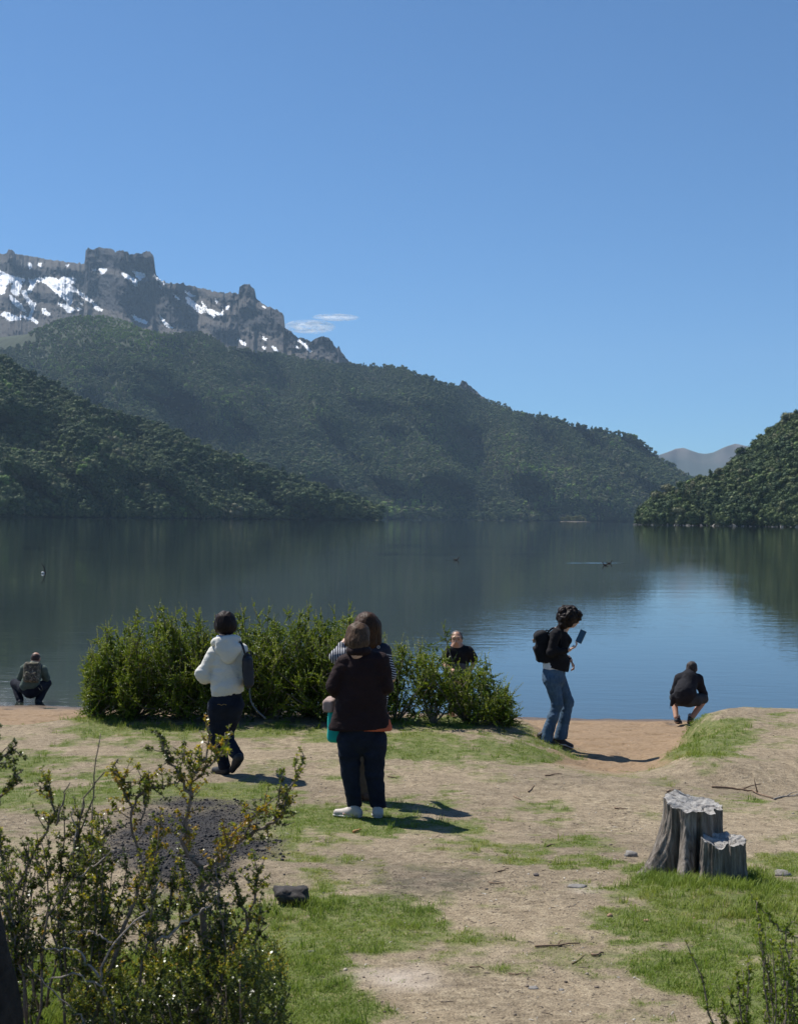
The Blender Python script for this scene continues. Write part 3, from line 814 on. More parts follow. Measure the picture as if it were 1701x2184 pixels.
ti = np.clip(r.normal(.5, .25, n) * (1 - .8 * dk), 0, 1)
scatter('litter', np.stack([x, y, z + .2 * size * (idx < 4)], -1), np.stack([r.normal(0, .12, n), r.normal(0, .12, n), r.uniform(0, 6.28, n)], -1), np.repeat(size[:, None], 3, 1), idx, LSRC, ti,
        'fine pebbles, straw and bark crumbs strewn over the dirt', 'litter')

# ---- cinders on the fire patch
CIN = simple_mat('cinder', (.036, .034, .035), .85, .6, 30, 0)
CSRC = [src('cinder_%d' % k, *rock_shape(540 + k, ICO1, .5), CIN) for k in range(4)]
n = 26000; q = np.stack([r.uniform(180, 620, n), r.uniform(1700, 1915, n)], -1)
HX = np.array([ground_hit(a, b) for a, b in ((250, 1730), (400, 1800), (550, 1870))])
y = np.interp(q[:, 1], [1700, 1730, 1800, 1870, 1920], [HX[0, 1] + (HX[0, 1] - HX[1, 1]) * .5, HX[0, 1], HX[1, 1], HX[2, 1], HX[2, 1] - .35]); x = at(q[:, 0], q[:, 1], y)[:, 0]
z = ground_z(x, y); g, sd_, dk, pl = ground_masks(x, y, z)
ok = r.uniform(size=n) < dk * .55; x, y, z = x[ok], y[ok], z[ok]; n = len(x)
size = np.clip(r.lognormal(-5.5, .6, n), .0015, .018)
scatter('cinder_gravel', np.stack([x, y, z + .2 * size], -1), r.uniform(0, 6.28, (n, 3)), np.repeat(size[:, None], 3, 1), r.integers(0, 4, n), CSRC, np.zeros(n),
        'black cinder gravel heaped on the old fire patch', 'cinders')

# ---- single stones and sticks
STONE = simple_mat('stone', (.21, .195, .18), .9, .35, 25, .004)
DSTONE = simple_mat('dark_stone', (.13, .11, .10), .9, .4, 25, .004)
def stone(px, py, wpx, mat, label, cat='stone', group=None, flat=.45, seed=1):
    P = ground_hit(px, py); rad = wpx / 2 / F * P[1]
    V, Fc = rock_shape(seed, ICO2, .35, flat)
    V = V * rad * np.array([1, .8, 1]); V = V + P + np.array([0, 0, rad * flat * .35])
    return solo('stone', V, Fc, mat, P, label, cat, group)
stone(1230, 1892, 34, STONE, 'flat pale stone half sunk in the dirt path', flat=.22, seed=601)
stone(1343, 1826, 34, STONE, 'rough grey stone beside the root of the large stump', flat=.5, seed=602)
stone(1668, 1867, 40, STONE, 'pale grey rock in the grass beside the smaller stump', flat=.4, seed=603)
stone(1142, 1868, 15, DSTONE, 'single small dark stone sitting on bare dirt', flat=.7, seed=604)
for k, (a, b, w, lab) in enumerate([(903, 1873, 8, 'tiny pale stone on the dark sooty patch of dirt'), (1136, 2108, 22, 'flat whitish chip beside the thin knobbly stick'), (1196, 2112, 15, 'small white chip on the bare path'), (665, 2030, 17, 'pale chip in the grass behind the low cushion shrub'),
        (1690, 1735, 8, 'small pebble on the dirt behind the stumps'), (690, 1905, 7, 'tiny white chip next to the charred stub'), (1318, 2085, 9, 'small pale chip at the ragged grass edge')]):
    stone(a, b, w, STONE, lab, 'stone', 'pale stone chips on the bank', .28, 610 + k)
CONE = simple_mat('cone_scale', (.33, .20, .13), .8, .35, 60, .003)
for k, (a, b, w, lab) in enumerate([(1300, 1955, 13, 'tan fallen cone at the edge of the stump turf'), (1378, 1966, 12, 'tan fallen cone in the grass in front of the large stump'), (1480, 1960, 9, 'smallest tan fallen cone in the grass below the stumps')]):
    o = stone(a, b, w, CONE, lab, 'cone', 'fallen cones in the grass', .7, 630 + k); o.name = 'fallen_cone'
WOODS = simple_mat('dry_twig', (.20, .135, .09), .85, .35, 50, .002)
WOODG = simple_mat('grey_twig', (.30, .27, .23), .85, .3, 50, .002)
def stick(pts, wpx, mat, label, group=None, forks=()):
    P = [ground_hit(a, b) for a, b in pts]; d = P[0][1]; w = wpx / 2 / F * d
    Q = []
    for i in range(len(P) - 1):
        for t in np.linspace(0, 1, 5)[: (5 if i == len(P) - 2 else 4)]:
            p = P[i] * (1 - t) + P[i + 1] * t; p = p.copy(); p[2] = ground_z(p[0], p[1]) + w * 1.0 + .004 * random.random(); p[1] += random.uniform(-.02, .02); Q.append(p)
    Q = np.array(Q); items = [tube(Q, np.linspace(w, w * .55, len(Q)), 6)]
    for i, dx, dz in forks:
        b = Q[i]; items.append(tube(np.array([b, b + np.array([dx * .5, .03, dz * .6]), b + np.array([dx, .02, dz])]), [w * .7, w * .5, w * .25], 5))
    V, Fs = merge(items)
    return solo('stick', V, Fs, mat, Q[0], label, 'stick', group)
stick([(1516, 1680), (1560, 1683), (1604, 1690), (1646, 1704)], 5, WOODS, 'long forked dry branch lying behind the large stump', forks=((9, -.03, .14), (6, .2, .05)))
stick([(1650, 1707), (1701, 1694)], 4, WOODG, 'grey dry branch on the dirt beyond the stumps', forks=((2, .1, .04),))
stick([(1140, 2022), (1236, 2015)], 5, WOODS, 'thin dark knobbly stick lying across the dirt path', forks=((2, .03, .02),))
stick([(1261, 2041), (1286, 2035)], 6, WOODS, 'short brown stick at the edge of the grass')
stick([(753, 1778), (770, 1772)], 6, simple_mat('orange_bark', (.42, .22, .09), .8, .3, 50, .002), 'orange curl of bark in the grass near white shoes')
for q, lab in [([(1084, 2082), (1124, 2080)], 'dark twig on the bare dirt below the knobbly stick'), ([(1126, 1691), (1138, 1677)], 'short upright-tilted twig on the open dirt'), ([(1162, 1656), (1197, 1652)], 'thin level twig on the dirt below the gully'), ([(1042, 1885), (1076, 1885)], 'straight twig lying near the single dark stone'),
               ([(1165, 1806), (1182, 1803)], 'brown bark sliver between the grass patches'), ([(826, 1659), (846, 1660)], 'twig on the dirt beside the person in brown jacket'), ([(1218, 2055), (1245, 2040)], 'slanting twig close to the short brown stick'), ([(1060, 1860), (1085, 1855)], 'twig just above the straight twig on dirt'),
               ([(1000, 2062), (1030, 2066)], 'twig beside the pale worn patch of the path'), ([(1420, 1690), (1450, 1686)], 'thin twig lying before the large stump top'), ([(1310, 1725), (1335, 1728)], 'thin twig on bare dirt some way from the large stump'), ([(1095, 1700), (1110, 1708)], 'tiny slanted twig near the upright-tilted twig')]:
    stick(q, 3.2, WOODS, lab, 'dry twigs on the dirt')

# ================================================================== STUMPS
def make_stump_mat():
    m = NT('weathered_wood'); c = m.coord()
    st = m.noise(1.0, 8, .65, m.mapv(c, (34, 34, 2.2)), .4); n2 = m.noise(7, 6, .6, c); fine = m.noise(1.0, 6, .7, m.mapv(c, (110, 110, 6)))
    col = m.ramp(st, [(.25, (.045, .036, .029)), (.46, (.20, .168, .14)), (.70, (.45, .40, .35))])
    col = m.mix(m.ramp(n2, [(.4, (0, 0, 0)), (.75, (.6, .6, .6))]), col, (.075, .062, .052))
    m.set(col=col, rough=.85, spec=.2, nrm=m.bump(fine, .006, .9, m.bump(st, .02, .9)))
    return m.m
def make_cut_mat():
    m = NT('weathered_cut'); c = m.coord()
    n1 = m.noise(22, 8, .7, c, .6); n2 = m.noise(1.0, 6, .7, m.mapv(c, (18, 60, 10)), .8)
    col = m.ramp(n1, [(.28, (.16, .14, .125)), (.45, (.36, .34, .315)), (.7, (.52, .50, .47))])
    col = m.mix(m.ramp(n2, [(.34, (1, 1, 1)), (.44, (0, 0, 0))]), col, (.10, .085, .075))
    m.set(col=col, rough=.9, spec=.2, nrm=m.bump(n1, .02, .9, m.bump(n2, .012, .9)))
    return m.m
STUMP, CUT = make_stump_mat(), make_cut_mat()

def stump(C, top_z, rtop, rbase, lobes, seed, label, notch=None, tilt=(0, 0)):
    """C: base centre on the ground"""
    nt, nv = 260, 60
    th = np.linspace(0, 2 * np.pi, nt, endpoint=False); v = np.linspace(0, 1, nv)
    H = top_z - C[2] + .12; T, Vv = np.meshgrid(th, v)
    base = rtop + (rbase - rtop) * (1 - Vv) ** 2.2
    lob = np.zeros_like(T)
    for a, w, amp, pw in lobes:
        d = (T - a + np.pi) % (2 * np.pi) - np.pi
        lob = lob + amp * np.exp(-(d / w) ** 2) * ((1 - Vv) ** pw)
    q = np.stack([np.cos(T) * 3.0, np.sin(T) * 3.0, Vv * .5], -1)
    flute = .05 * fbm(q * 5 + 3 * Vv[..., None], 3, seed + 5) + .17 * fbm(q * .9, 3, seed) + .05 * (1 - 2 * np.abs(vnoise(q * 2.2 + .35 * Vv[..., None], seed + 3))) + .02 * vnoise(np.stack([np.cos(T) * 16, np.sin(T) * 16, Vv * 2], -1), seed + 4)
    rr = base * (1 + flute) + lob
    if notch:
        a, w, dep = notch; d = (T - a + np.pi) % (2 * np.pi) - np.pi
        rr = rr * (1 - dep * np.exp(-(d / w) ** 4))
    X = C[0] + rr * np.cos(T); Yc = C[1] + rr * np.sin(T); Z = C[2] - .12 + H * Vv
    Z = Z + Vv ** 6 * (.035 * fbm(np.stack([np.cos(T) * 2.5, np.sin(T) * 2.5, 0 * T], -1), 3, seed + 8)) + Vv * (tilt[0] * (X - C[0]) + tilt[1] * (Yc - C[1]))
    root = thing('tree_stump', C, label, 'stump')
    V = np.stack([X, Yc, Z], -1).reshape(-1, 3)
    i = np.arange(nv - 1)[:, None] * nt; j = np.arange(nt)[None]; j2 = (j + 1) % nt
    part('trunk', V, np.stack([i + j, i + j2, i + nt + j2, i + nt + j], -1).reshape(-1, 4), STUMP, root)
    # cut top: rings towards the centre, sunk and splintered in the middle
    nr = 26; rings = []
    R_ = rr[-1]; Zt = Z[-1]
    for k in range(nr):
        s = 1 - k / (nr - 1); xx = C[0] + R_ * s * np.cos(th) * .995; yy_ = C[1] + R_ * s * np.sin(th) * .995
        rough = fbm(np.stack([xx * 14, yy_ * 26, 0 * xx], -1), 4, seed + 20); ck = np.abs(vnoise(np.stack([xx * 7, yy_ * 18, 0 * xx], -1), seed + 21))
        zc = C[2] - .12 + H + tilt[0] * (xx - C[0]) + tilt[1] * (yy_ - C[1])
        zz_ = zc + (Zt - zc) * s ** 2 + min(1, (1 - s) * 6) * (.022 * rough - .035 * (1 - s) - .03 * (ck < .07))
        rings.append(np.stack([xx, yy_, zz_ - .001], -1))
    V = np.concatenate(rings); i = np.arange(nr - 1)[:, None] * nt
    part('cut_top', V, np.stack([i + j, i + j2, i + nt + j2, i + nt + j], -1).reshape(-1, 4), CUT, root)
    return root
B = ground_hit(1482, 1862); B = np.array([at(1480, 1862, B[1])[0], B[1], 0]); B[1] += .05; B[2] = ground_z(B[0], B[1])
S1 = stump(B, at(1478, 1712, B[1])[2], .192, .29, [(R(198), .20, .34, 3.0), (R(246), .18, .26, 2.2), (R(150), .3, .12, 2), (R(292), .22, .10, 1.6), (R(224), .09, -.07, .6), (R(270), .12, -.085, .5), (R(305), .08, -.05, .4), (R(20), .4, .07, 2)], 701,
           'large weathered grey tree stump with spreading roots', notch=(R(-32), .32, .13), tilt=(-.10, .10))
B2 = ground_hit(1545, 1868); B2[1] = B[1] - .28; print('stumps', B, B2); B2 = np.array([at(1542, 1850, B2[1])[0], B2[1], 0]); B2[2] = ground_z(B2[0], B2[1])
S2 = stump(B2, at(1538, 1790, B2[1])[2], .138, .17, [(R(330), .35, .04, 1.5), (R(200), .35, .03, 1.5)], 720, 'smaller low cut stump leaning against the larger one', notch=(R(-95), .12, .16), tilt=(.0, .12))
P = ground_hit(625, 1925)
rV, rF = rock_shape(640, ICO3, .45, .8)
rV = rV * np.array([.085, .08, .075]); rV[:, 2] = np.where(rV[:, 2] > .04, .04 + (rV[:, 2] - .04) * .25, rV[:, 2]); rV = rV + .014 * fbm(rV * 30, 3, 641)[:, None] * rV / .08
solo('charred_stump', rV + P + np.array([0, 0, .045]), rF, simple_mat('charred_wood', (.045, .04, .038), .9, .5, 25, .006), P, 'small charred stub of wood in the grass', 'stump')
# ================================================================== SHRUBS
def make_leaf_mat(name, stops, rough=.4, spec=.5, trans=.35):
    m = NT(name); t = m.attr('tint')
    col = m.ramp(t, stops)
    m.set(col=col, rough=rough, spec=spec)
    tr = m.N('BsdfTranslucent'); m.L(m.mix(1.0, col, (1.25, 1.3, .7), 'MULTIPLY'), tr.inputs[0])
    mx = m.N('MixShader', ins={0: trans}); m.L(m.bsdf.outputs[0], mx.inputs[1]); m.L(tr.outputs[0], mx.inputs[2]); m.L(mx.outputs[0], m.out.inputs[0])
    return m.m
LEAF_HEDGE = make_leaf_mat('shrub_leaf', [(0, (.03, .055, .008)), (.4, (.095, .145, .013)), (.75, (.22, .26, .022)), (1, (.36, .36, .045))], .5, .35)
LEAF_BERRY = make_leaf_mat('barberry_leaf', [(0, (.03, .05, .014)), (.4, (.085, .105, .022)), (.62, (.15, .19, .028)), (.86, (.40, .33, .03)), (1, (.44, .24, .03))], .33, .5, .38)
BARK = simple_mat('shrub_bark', (.20, .16, .13), .85, .4, 60, .002)
BARK_PALE = simple_mat('pale_bark', (.34, .29, .25), .8, .35, 50, .002)

class Leaves:
    def __init__(s): s.V = []; s.T = []
    def add(s, base, axis, nrm, length, width, tint):
        """arrays (n,3),(n,3),(n,3),(n,),(n,),(n,)"""
        axis = axis / (np.linalg.norm(axis, axis=1)[:, None] + 1e-9)
        side = np.cross(axis, nrm); side /= np.linalg.norm(side, axis=1)[:, None] + 1e-9
        up = np.cross(side, axis)
        L_ = length[:, None]; W = width[:, None]
        mid = base + axis * L_ * .55
        q = np.stack([base, mid + side * W + up * W * .35, base + axis * L_, mid - side * W + up * W * .35], 1)
        s.V.append(q.reshape(-1, 3)); s.T.append(np.repeat(tint, 4))
    def build(s, name, mat, root):
        V = np.concatenate(s.V); o = part(name, V, np.arange(len(V)).reshape(-1, 4), mat, root, sm=False)
        fattr(o.data, 'tint', np.clip(np.concatenate(s.T), 0, 1)); o['kind'] = 'stuff'
        return o

def leafy(lv, P, D, n, length, r, llen, lwid, tint, spread=1.0):
    """shoots starting at P (m,3), direction D, with n leaves each, wound around the shoot"""
    m = len(P); D = D / np.linalg.norm(D, axis=1)[:, None]
    t = (np.arange(n)[None] + r.uniform(0, 1, (m, n))) / n
    ax = np.repeat(D[:, None], n, 1).reshape(-1, 3)
    base = (P[:, None] + D[:, None] * (t * length[:, None])[..., None]).reshape(-1, 3)
    rnd = r.normal(size=(m * n, 3)); out = rnd - ax * np.sum(rnd * ax, 1)[:, None]; out /= np.linalg.norm(out, axis=1)[:, None]
    a = out * spread + ax * .75
    taper = (1.1 - .55 * t.reshape(-1))
    lv.add(base, a, ax + .4 * r.normal(size=ax.shape), r.uniform(.7, 1.2, m * n) * llen * taper, r.uniform(.7, 1.2, m * n) * lwid * taper, np.repeat(tint, n) + r.normal(0, .10, m * n) + .18 * (t.reshape(-1) - .5))

ENV = [(175, 1540), (178, 1440), (186, 1395), (215, 1372), (240, 1335), (262, 1345), (300, 1318), (330, 1283), (352, 1300), (372, 1318), (400, 1305), (425, 1312), (448, 1345), (470, 1335), (500, 1322), (520, 1310), (545, 1318), (580, 1298), (605, 1312), (630, 1335), (655, 1322), (678, 1300), (700, 1276), (718, 1300), (745, 1312), (775, 1330), (800, 1345),
       (830, 1372), (850, 1362), (870, 1378), (895, 1372), (920, 1340), (940, 1362), (965, 1400), (1000, 1428), (1036, 1392), (1050, 1440), (1085, 1462), (1096, 1500), (1108, 1538)]
def hedge_bush(xl, xr, Y0, nlimb, seed, label, per=26, depth=.75, fill=1900):
    r = np.random.default_rng(seed); k = Y0 / F
    base = np.array([at((xl + xr) / 2, 1540, Y0)[0], Y0, 0]); base[2] = ground_z(base[0], base[1])
    root = thing('green_shrub', base, label, 'shrub')
    lv = Leaves(); items = []; half = .5 * (xr - xl) * k
    nroot = max(4, int((xr - xl) / 70)); rx = base[0] + np.linspace(-.8, .8, nroot) * half + r.normal(0, .06, nroot); ry = Y0 + r.normal(0, .2, nroot)
    SP, SD, SL, ST_ = [], [], [], []
    for i in range(nlimb):
        px = r.uniform(xl + 4, xr - 4); yd = np.clip(r.normal(-.2, .55), -1, 1); t = r.uniform(.12, 1.0) ** .65
        edge = min(1, .35 + min(px - xl, xr - px) / ((xr - xl) * .5)); Yp = Y0 + yd * depth * math.sqrt(edge)
        top = at(px, float(interp(ENV, px)), Y0)[2]; x = at(px, 1400.0, Yp)[0]; g = float(ground_z(np.array(x), np.array(Yp)))
        big = 1.03 + .14 * float(vnoise(p3(px * .02, yd * 1.5), seed)) + (.18 if r.uniform() < .06 else 0)
        e = np.array([x, Yp, g + max(.12, (top - g) * big * t * (1 - .3 * yd * yd) * r.uniform(.88, 1.12))])
        q = int(np.argmin(np.abs(rx - e[0]) + r.uniform(0, 1.8, nroot))); b_ = np.array([rx[q], ry[q], float(ground_z(rx[q], ry[q])) - .04])
        mid = b_ * .45 + e * .55 + np.array([(e[0] - b_[0]) * .18, (e[1] - b_[1]) * .2, .05]) + r.normal(0, .05, 3)
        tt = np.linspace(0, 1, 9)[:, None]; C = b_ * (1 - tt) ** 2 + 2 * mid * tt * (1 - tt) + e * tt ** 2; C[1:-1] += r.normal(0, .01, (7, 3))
        items.append(tube(C, np.linspace(.011, .003, 9), 5))
        tm = .44 + r.normal(0, .09) + .14 * t
        for s in range(per):
            f_ = r.uniform(.25, 1.0); a = f_ * 8; i0 = min(7, int(a)); p = C[i0] + (C[i0 + 1] - C[i0]) * (a - i0); d = C[i0 + 1] - C[i0]; d = d / (np.linalg.norm(d) + 1e-9)
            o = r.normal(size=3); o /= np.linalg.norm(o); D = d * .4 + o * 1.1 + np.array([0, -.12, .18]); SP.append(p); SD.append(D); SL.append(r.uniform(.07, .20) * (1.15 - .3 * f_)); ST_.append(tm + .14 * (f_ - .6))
        SP.append(C[-2]); SD.append(C[-1] - C[-2] + np.array([0, 0, .03])); SL.append(r.uniform(.14, .34)); ST_.append(tm + .16)
    SP, SD, SL, ST_ = map(np.array, (SP, SD, SL, ST_))
    gz = ground_z(SP[:, 0], SP[:, 1]); SP[:, 2] = np.maximum(SP[:, 2], gz + .02)
    leafy(lv, SP, SD, 26, SL, r, .023, .0105, ST_, .95)
    for i in range(0, len(SP), 2):
        D = SD[i] / np.linalg.norm(SD[i]); items.append(tube(np.array([SP[i], SP[i] + D * SL[i] * .5, SP[i] + D * SL[i] * .97]), [.003, .0024, .0014], 3))
    # leaves hugging the ground and the middle
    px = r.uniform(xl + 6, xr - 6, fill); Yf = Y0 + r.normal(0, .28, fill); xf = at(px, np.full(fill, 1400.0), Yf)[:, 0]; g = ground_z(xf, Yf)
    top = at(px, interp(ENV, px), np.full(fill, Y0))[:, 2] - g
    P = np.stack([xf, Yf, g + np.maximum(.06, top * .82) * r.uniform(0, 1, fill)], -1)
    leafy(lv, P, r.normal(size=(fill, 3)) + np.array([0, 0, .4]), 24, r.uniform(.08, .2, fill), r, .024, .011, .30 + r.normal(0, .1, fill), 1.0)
    V, Fs = merge(items); part('branches', V, Fs, BARK, root)['kind'] = 'stuff'
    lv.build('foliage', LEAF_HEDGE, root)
    return root
hedge_bush(178, 490, 16.7, 200, 801, 'broad bushy green shrub near the crouching man with a backpack')
hedge_bush(455, 845, 16.8, 245, 802, 'tall dense green shrub behind the people standing on the bank', fill=2400)
hedge_bush(815, 1108, 16.5, 84, 803, 'open spiky green shrub half hiding the man in black', per=22, depth=.55, fill=520)

# ---- thorny bush in the foreground: main stems traced, twigs and rosettes grown on them
def grow_bush(root, stems, r, leafmat, bark, rosette=.02, tints=(.5, .2), twig=(.05, .13), every=.035, density=1.0, bare=()):
    items = []; lv = Leaves()
    def rosettes(C, tmean, sc=1.0):
        seg = np.linalg.norm(np.diff(C, axis=0), axis=1); L_ = seg.sum(); n = max(2, int(L_ / .016 * density))
        tt = np.sort(r.uniform(.05, 1, n)); cum = np.concatenate([[0], np.cumsum(seg)]) / L_
        base = np.stack([np.interp(tt, cum, C[:, j]) for j in range(3)], -1)
        dirs = np.stack([np.interp(np.clip(tt + .02, 0, 1), cum, C[:, j]) - np.interp(np.clip(tt - .02, 0, 1), cum, C[:, j]) for j in range(3)], -1)
        m_ = 5; base = np.repeat(base, m_, 0); dirs = np.repeat(dirs, m_, 0); dirs /= np.linalg.norm(dirs, axis=1)[:, None] + 1e-9
        o = r.normal(size=base.shape); o -= dirs * np.sum(o * dirs, 1)[:, None] * .6; o /= np.linalg.norm(o, axis=1)[:, None]; o[:, 2] += .25
        n2 = len(base)
        tn = np.repeat(np.clip(tmean + r.normal(0, tints[1], n), 0, 1), m_) + .10 * np.repeat(tt, m_)
        lv.add(base, o, r.normal(size=base.shape) + np.array([0, 0, 1.0]), r.uniform(.6, 1.2, n2) * rosette * sc, r.uniform(.24, .36, n2) * rosette * sc, tn)
    for C, w0, w1, kind in stems:
        C = np.asarray(C, float)
        # resample and wiggle
        t0 = np.linspace(0, 1, len(C)); t1 = np.linspace(0, 1, max(6, len(C) * 4))
        C = np.stack([np.interp(t1, t0, C[:, j]) for j in range(3)], -1); C[1:-1] += r.normal(0, .006, (len(C) - 2, 3))
        items.append(tube(C, np.linspace(w0, w1, len(C)), 6))
        if kind == 0: continue
        tm = tints[0] + r.normal(0, .10) + (.22 if w0 > .0065 or w1 < .0025 else 0) * (kind == 1)
        if kind == 1:
            rosettes(C[len(C) // 3:], tm)
        L_ = np.linalg.norm(np.diff(C, axis=0), axis=1).sum(); ntw = int(L_ / every * density) if kind != 3 else 0
        for q in range(ntw):
            f = r.uniform(.15 if kind == 1 else .3, 1); i = min(len(C) - 2, int(f * (len(C) - 1))); b = C[i]; d = C[i + 1] - C[i]; d /= np.linalg.norm(d) + 1e-9
            o = r.normal(size=3); o[1] *= .8; o = o / np.linalg.norm(o) + d * .6 + np.array([0, 0, .35]); o /= np.linalg.norm(o)
            l = r.uniform(*twig) * (1.2 - .5 * f)
            T = np.array([b, b + o * l * .5 + r.normal(0, .006, 3), b + o * l + np.array([0, 0, .01])])
            items.append(tube(T, [.0028, .002, .0010], 4))
            rosettes(T, tm + r.normal(0, .08), .95)
        if kind == 3:      # nearly bare thorny rod
            for q in range(int(L_ / .03)):
                i = r.integers(0, len(C) - 1); o = r.normal(size=3); o /= np.linalg.norm(o)
                items.append(tube(np.array([C[i], C[i] + o * .007, C[i] + o * .014]), [.0015, .001, .0004], 3))
    V, Fs = merge(items); part('branches', V, Fs, bark, root)['kind'] = 'stuff'; lv.build('foliage', leafmat, root)

r = np.random.default_rng(811)
def PX(pts, Y, dY=0.0):
    return np.array([at(a, b, Y + dY * i / max(1, len(pts) - 1)) for i, (a, b) in enumerate(pts)])
Yb = 5.0
gb_ = ground_z(np.array(-.75), np.array(Yb))
root = thing('thorny_bush', (-.75, Yb, float(gb_)), 'tall thorny bush with yellow-tipped leaves and grey branches', 'bush')
ST = []
def S(pts, Y, w0, w1, kind=1, dY=0.0): ST.append((PX(pts, Y, dY), w0, w1, kind))
S([(446, 2330), (442, 2120), (434, 1960), (428, 1850)], 4.95, .019, .012, 0)
S([(428, 1850), (395, 1818), (402, 1730), (412, 1660), (438, 1610), (452, 1565)], 4.95, .010, .003)
S([(410, 1700), (385, 1655), (355, 1610), (342, 1572)], 4.95, .006, .003)
S([(412, 1665), (440, 1640), (480, 1600), (490, 1590)], 4.95, .005, .002)
S([(420, 1650), (400, 1625), (375, 1605)], 4.9, .004, .002)
S([(430, 1855), (470, 1825), (520, 1790), (580, 1752), (606, 1735), (615, 1690), (645, 1612)], 5.0, .009, .003)
S([(585, 1750), (596, 1700), (602, 1640)], 5.0, .005, .002)
S([(520, 1790), (545, 1735), (565, 1715)], 5.0, .004, .002)
S([(430, 1880), (470, 1840), (500, 1770), (560, 1720)], 4.9, .006, .002)
S([(475, 2060), (525, 1985), (545, 1900), (558, 1838)], 5.05, .009, .003)
S([(530, 1985), (510, 1920), (498, 1860)], 5.0, .006, .002)
S([(428, 1900), (455, 1870), (480, 1850)], 4.9, .006, .003)
S([(150, 2290), (235, 2080), (290, 1900), (330, 1800), (345, 1720)], 4.9, .012, .003, 1)
S([(90, 1980), (160, 1820), (195, 1700), (215, 1565)], 5.1, .006, .0018, 3)
S([(165, 1800), (180, 1700), (250, 1620), (245, 1630)], 5.1, .004, .002, 3)
S([(300, 1850), (275, 1720), (258, 1660), (240, 1630)], 5.05, .006, .002, 1)
S([(300, 1760), (310, 1690), (312, 1650)], 5.05, .004, .002, 1)
S([(280, 1740), (295, 1700), (330, 1680), (370, 1672)], 5.05, .006, .002, 1)
S([(0, 1985), (60, 1840), (120, 1730), (100, 1660)], 5.0, .008, .003, 1)
S([(0, 1700), (20, 1680), (46, 1645)], 4.6, .006, .003, 1)
S([(-20, 1640), (10, 1610), (35, 1588)], 4.6, .006, .003, 1)
S([(120, 1760), (140, 1700), (150, 1668)], 4.9, .004, .002, 3)
# pale grey dead wood
PALEST = [(PX([(250, 2200), (225, 2115), (212, 2075), (240, 2010), (310, 1950)], 4.75), .009, .004, 0), (PX([(212, 2085), (170, 2030), (90, 2020)], 4.7), .007, .003, 0),
          (PX([(225, 2120), (170, 2075), (105, 2085), (95, 2105)], 4.7), .006, .002, 0), (PX([(240, 2010), (200, 1985), (140, 1990)], 4.75), .005, .002, 0),
          (PX([(330, 2010), (380, 1970), (430, 1940), (470, 1905)], 4.8), .008, .003, 0), (PX([(300, 1950), (340, 1880), (380, 1800)], 4.8), .006, .002, 0), (PX([(200, 2200), (150, 2150), (60, 2060)], 4.6), .006, .002, 0),
          (PX([(170, 1870), (220, 1830), (270, 1800)], 4.9), .005, .002, 0), (PX([(150, 1850), (165, 1770), (150, 1720)], 4.9), .004, .002, 0)]
for q in range(48):    # the thicket between
    x0 = r.uniform(20, 560); x1 = x0 + r.normal(0, 70) + (10 if x0 < 300 else 0); x1 = np.clip(x1, -30, 560)
    top = np.interp(x1, [-30, 0, 100, 200, 300, 400, 480, 560], [1700, 1690, 1690, 1680, 1700, 1790, 1860, 1900]) + abs(r.normal(0, 110)) + 10
    y0 = 2200 + r.uniform(-60, 120); Yq = r.uniform(4.75, 5.6)
    S([(x0, y0), ((x0 * .6 + x1 * .4) + r.normal(0, 20), y0 * .5 + top * .5), (x1, top)], Yq, .006, .002, 2 if q % 3 else 1)
grow_bush(root, ST, r, LEAF_BERRY, BARK, .0155, (.36, .13), (.04, .13), .028, 1.25)
items = []
for C, w0, w1, k in PALEST:
    t1 = np.linspace(0, 1, 14); C = np.stack([np.interp(t1, np.linspace(0, 1, len(C)), C[:, j]) for j in range(3)], -1); C[1:-1] += r.normal(0, .006, (12, 3))
    items.append(tube(C, np.linspace(w0, w1, 14) * .75, 6))
V, Fs = merge(items); part('dead_branches', V, Fs, BARK_PALE, root)['kind'] = 'stuff'

# ---- low dense cushion shrub under it
root = thing('cushion_shrub', (-.78, 4.85, float(ground_z(np.array(-.78), np.array(4.85)))), 'low dense cushion of tiny reddish green leaves below the thorny bush', 'shrub')
lv = Leaves(); n = 2500
u = r.uniform(0, 1, n); cx = np.concatenate([r.uniform(150, 610, n)]); Yc = 4.55 + r.uniform(0, 1, n) * .75
topc = np.interp(cx, [120, 200, 300, 420, 520, 585, 625], [2140, 2110, 2075, 2050, 2020, 2035, 2120]) + 45 * vnoise(p3(cx * .03, Yc * 5), 5) + 22 * r.normal(size=n) * (r.uniform(size=n) < .25)
Pq = at(cx, topc + 200 * u ** 1.2, Yc); Pq[:, 2] = np.maximum(Pq[:, 2] - (5.0 - Yc) * .04, ground_z(Pq[:, 0], Pq[:, 1]) + .02)
D = np.stack([r.normal(0, .6, n), r.normal(-.2, .6, n), np.ones(n)], -1)
leafy(lv, Pq, D, 14, r.uniform(.04, .09, n), r, .013, .005, .38 + .25 * fbm(Pq * 9, 3, 6) + r.normal(0, .13, n) + .2 * (u < .25), 1.0)
items = []
for q in range(70):
    e = Pq[r.integers(0, n)]; b = np.array([e[0] * .7 - .22, 4.9, 0]); b[2] = ground_z(b[0], b[1])
    items.append(tube(np.array([b, (b + e) / 2 + r.normal(0, .02, 3), e]), [.007, .004, .002], 5))
V, Fs = merge(items); part('branches', V, Fs, BARK, root)['kind'] = 'stuff'; lv.build('foliage', LEAF_BERRY, root)

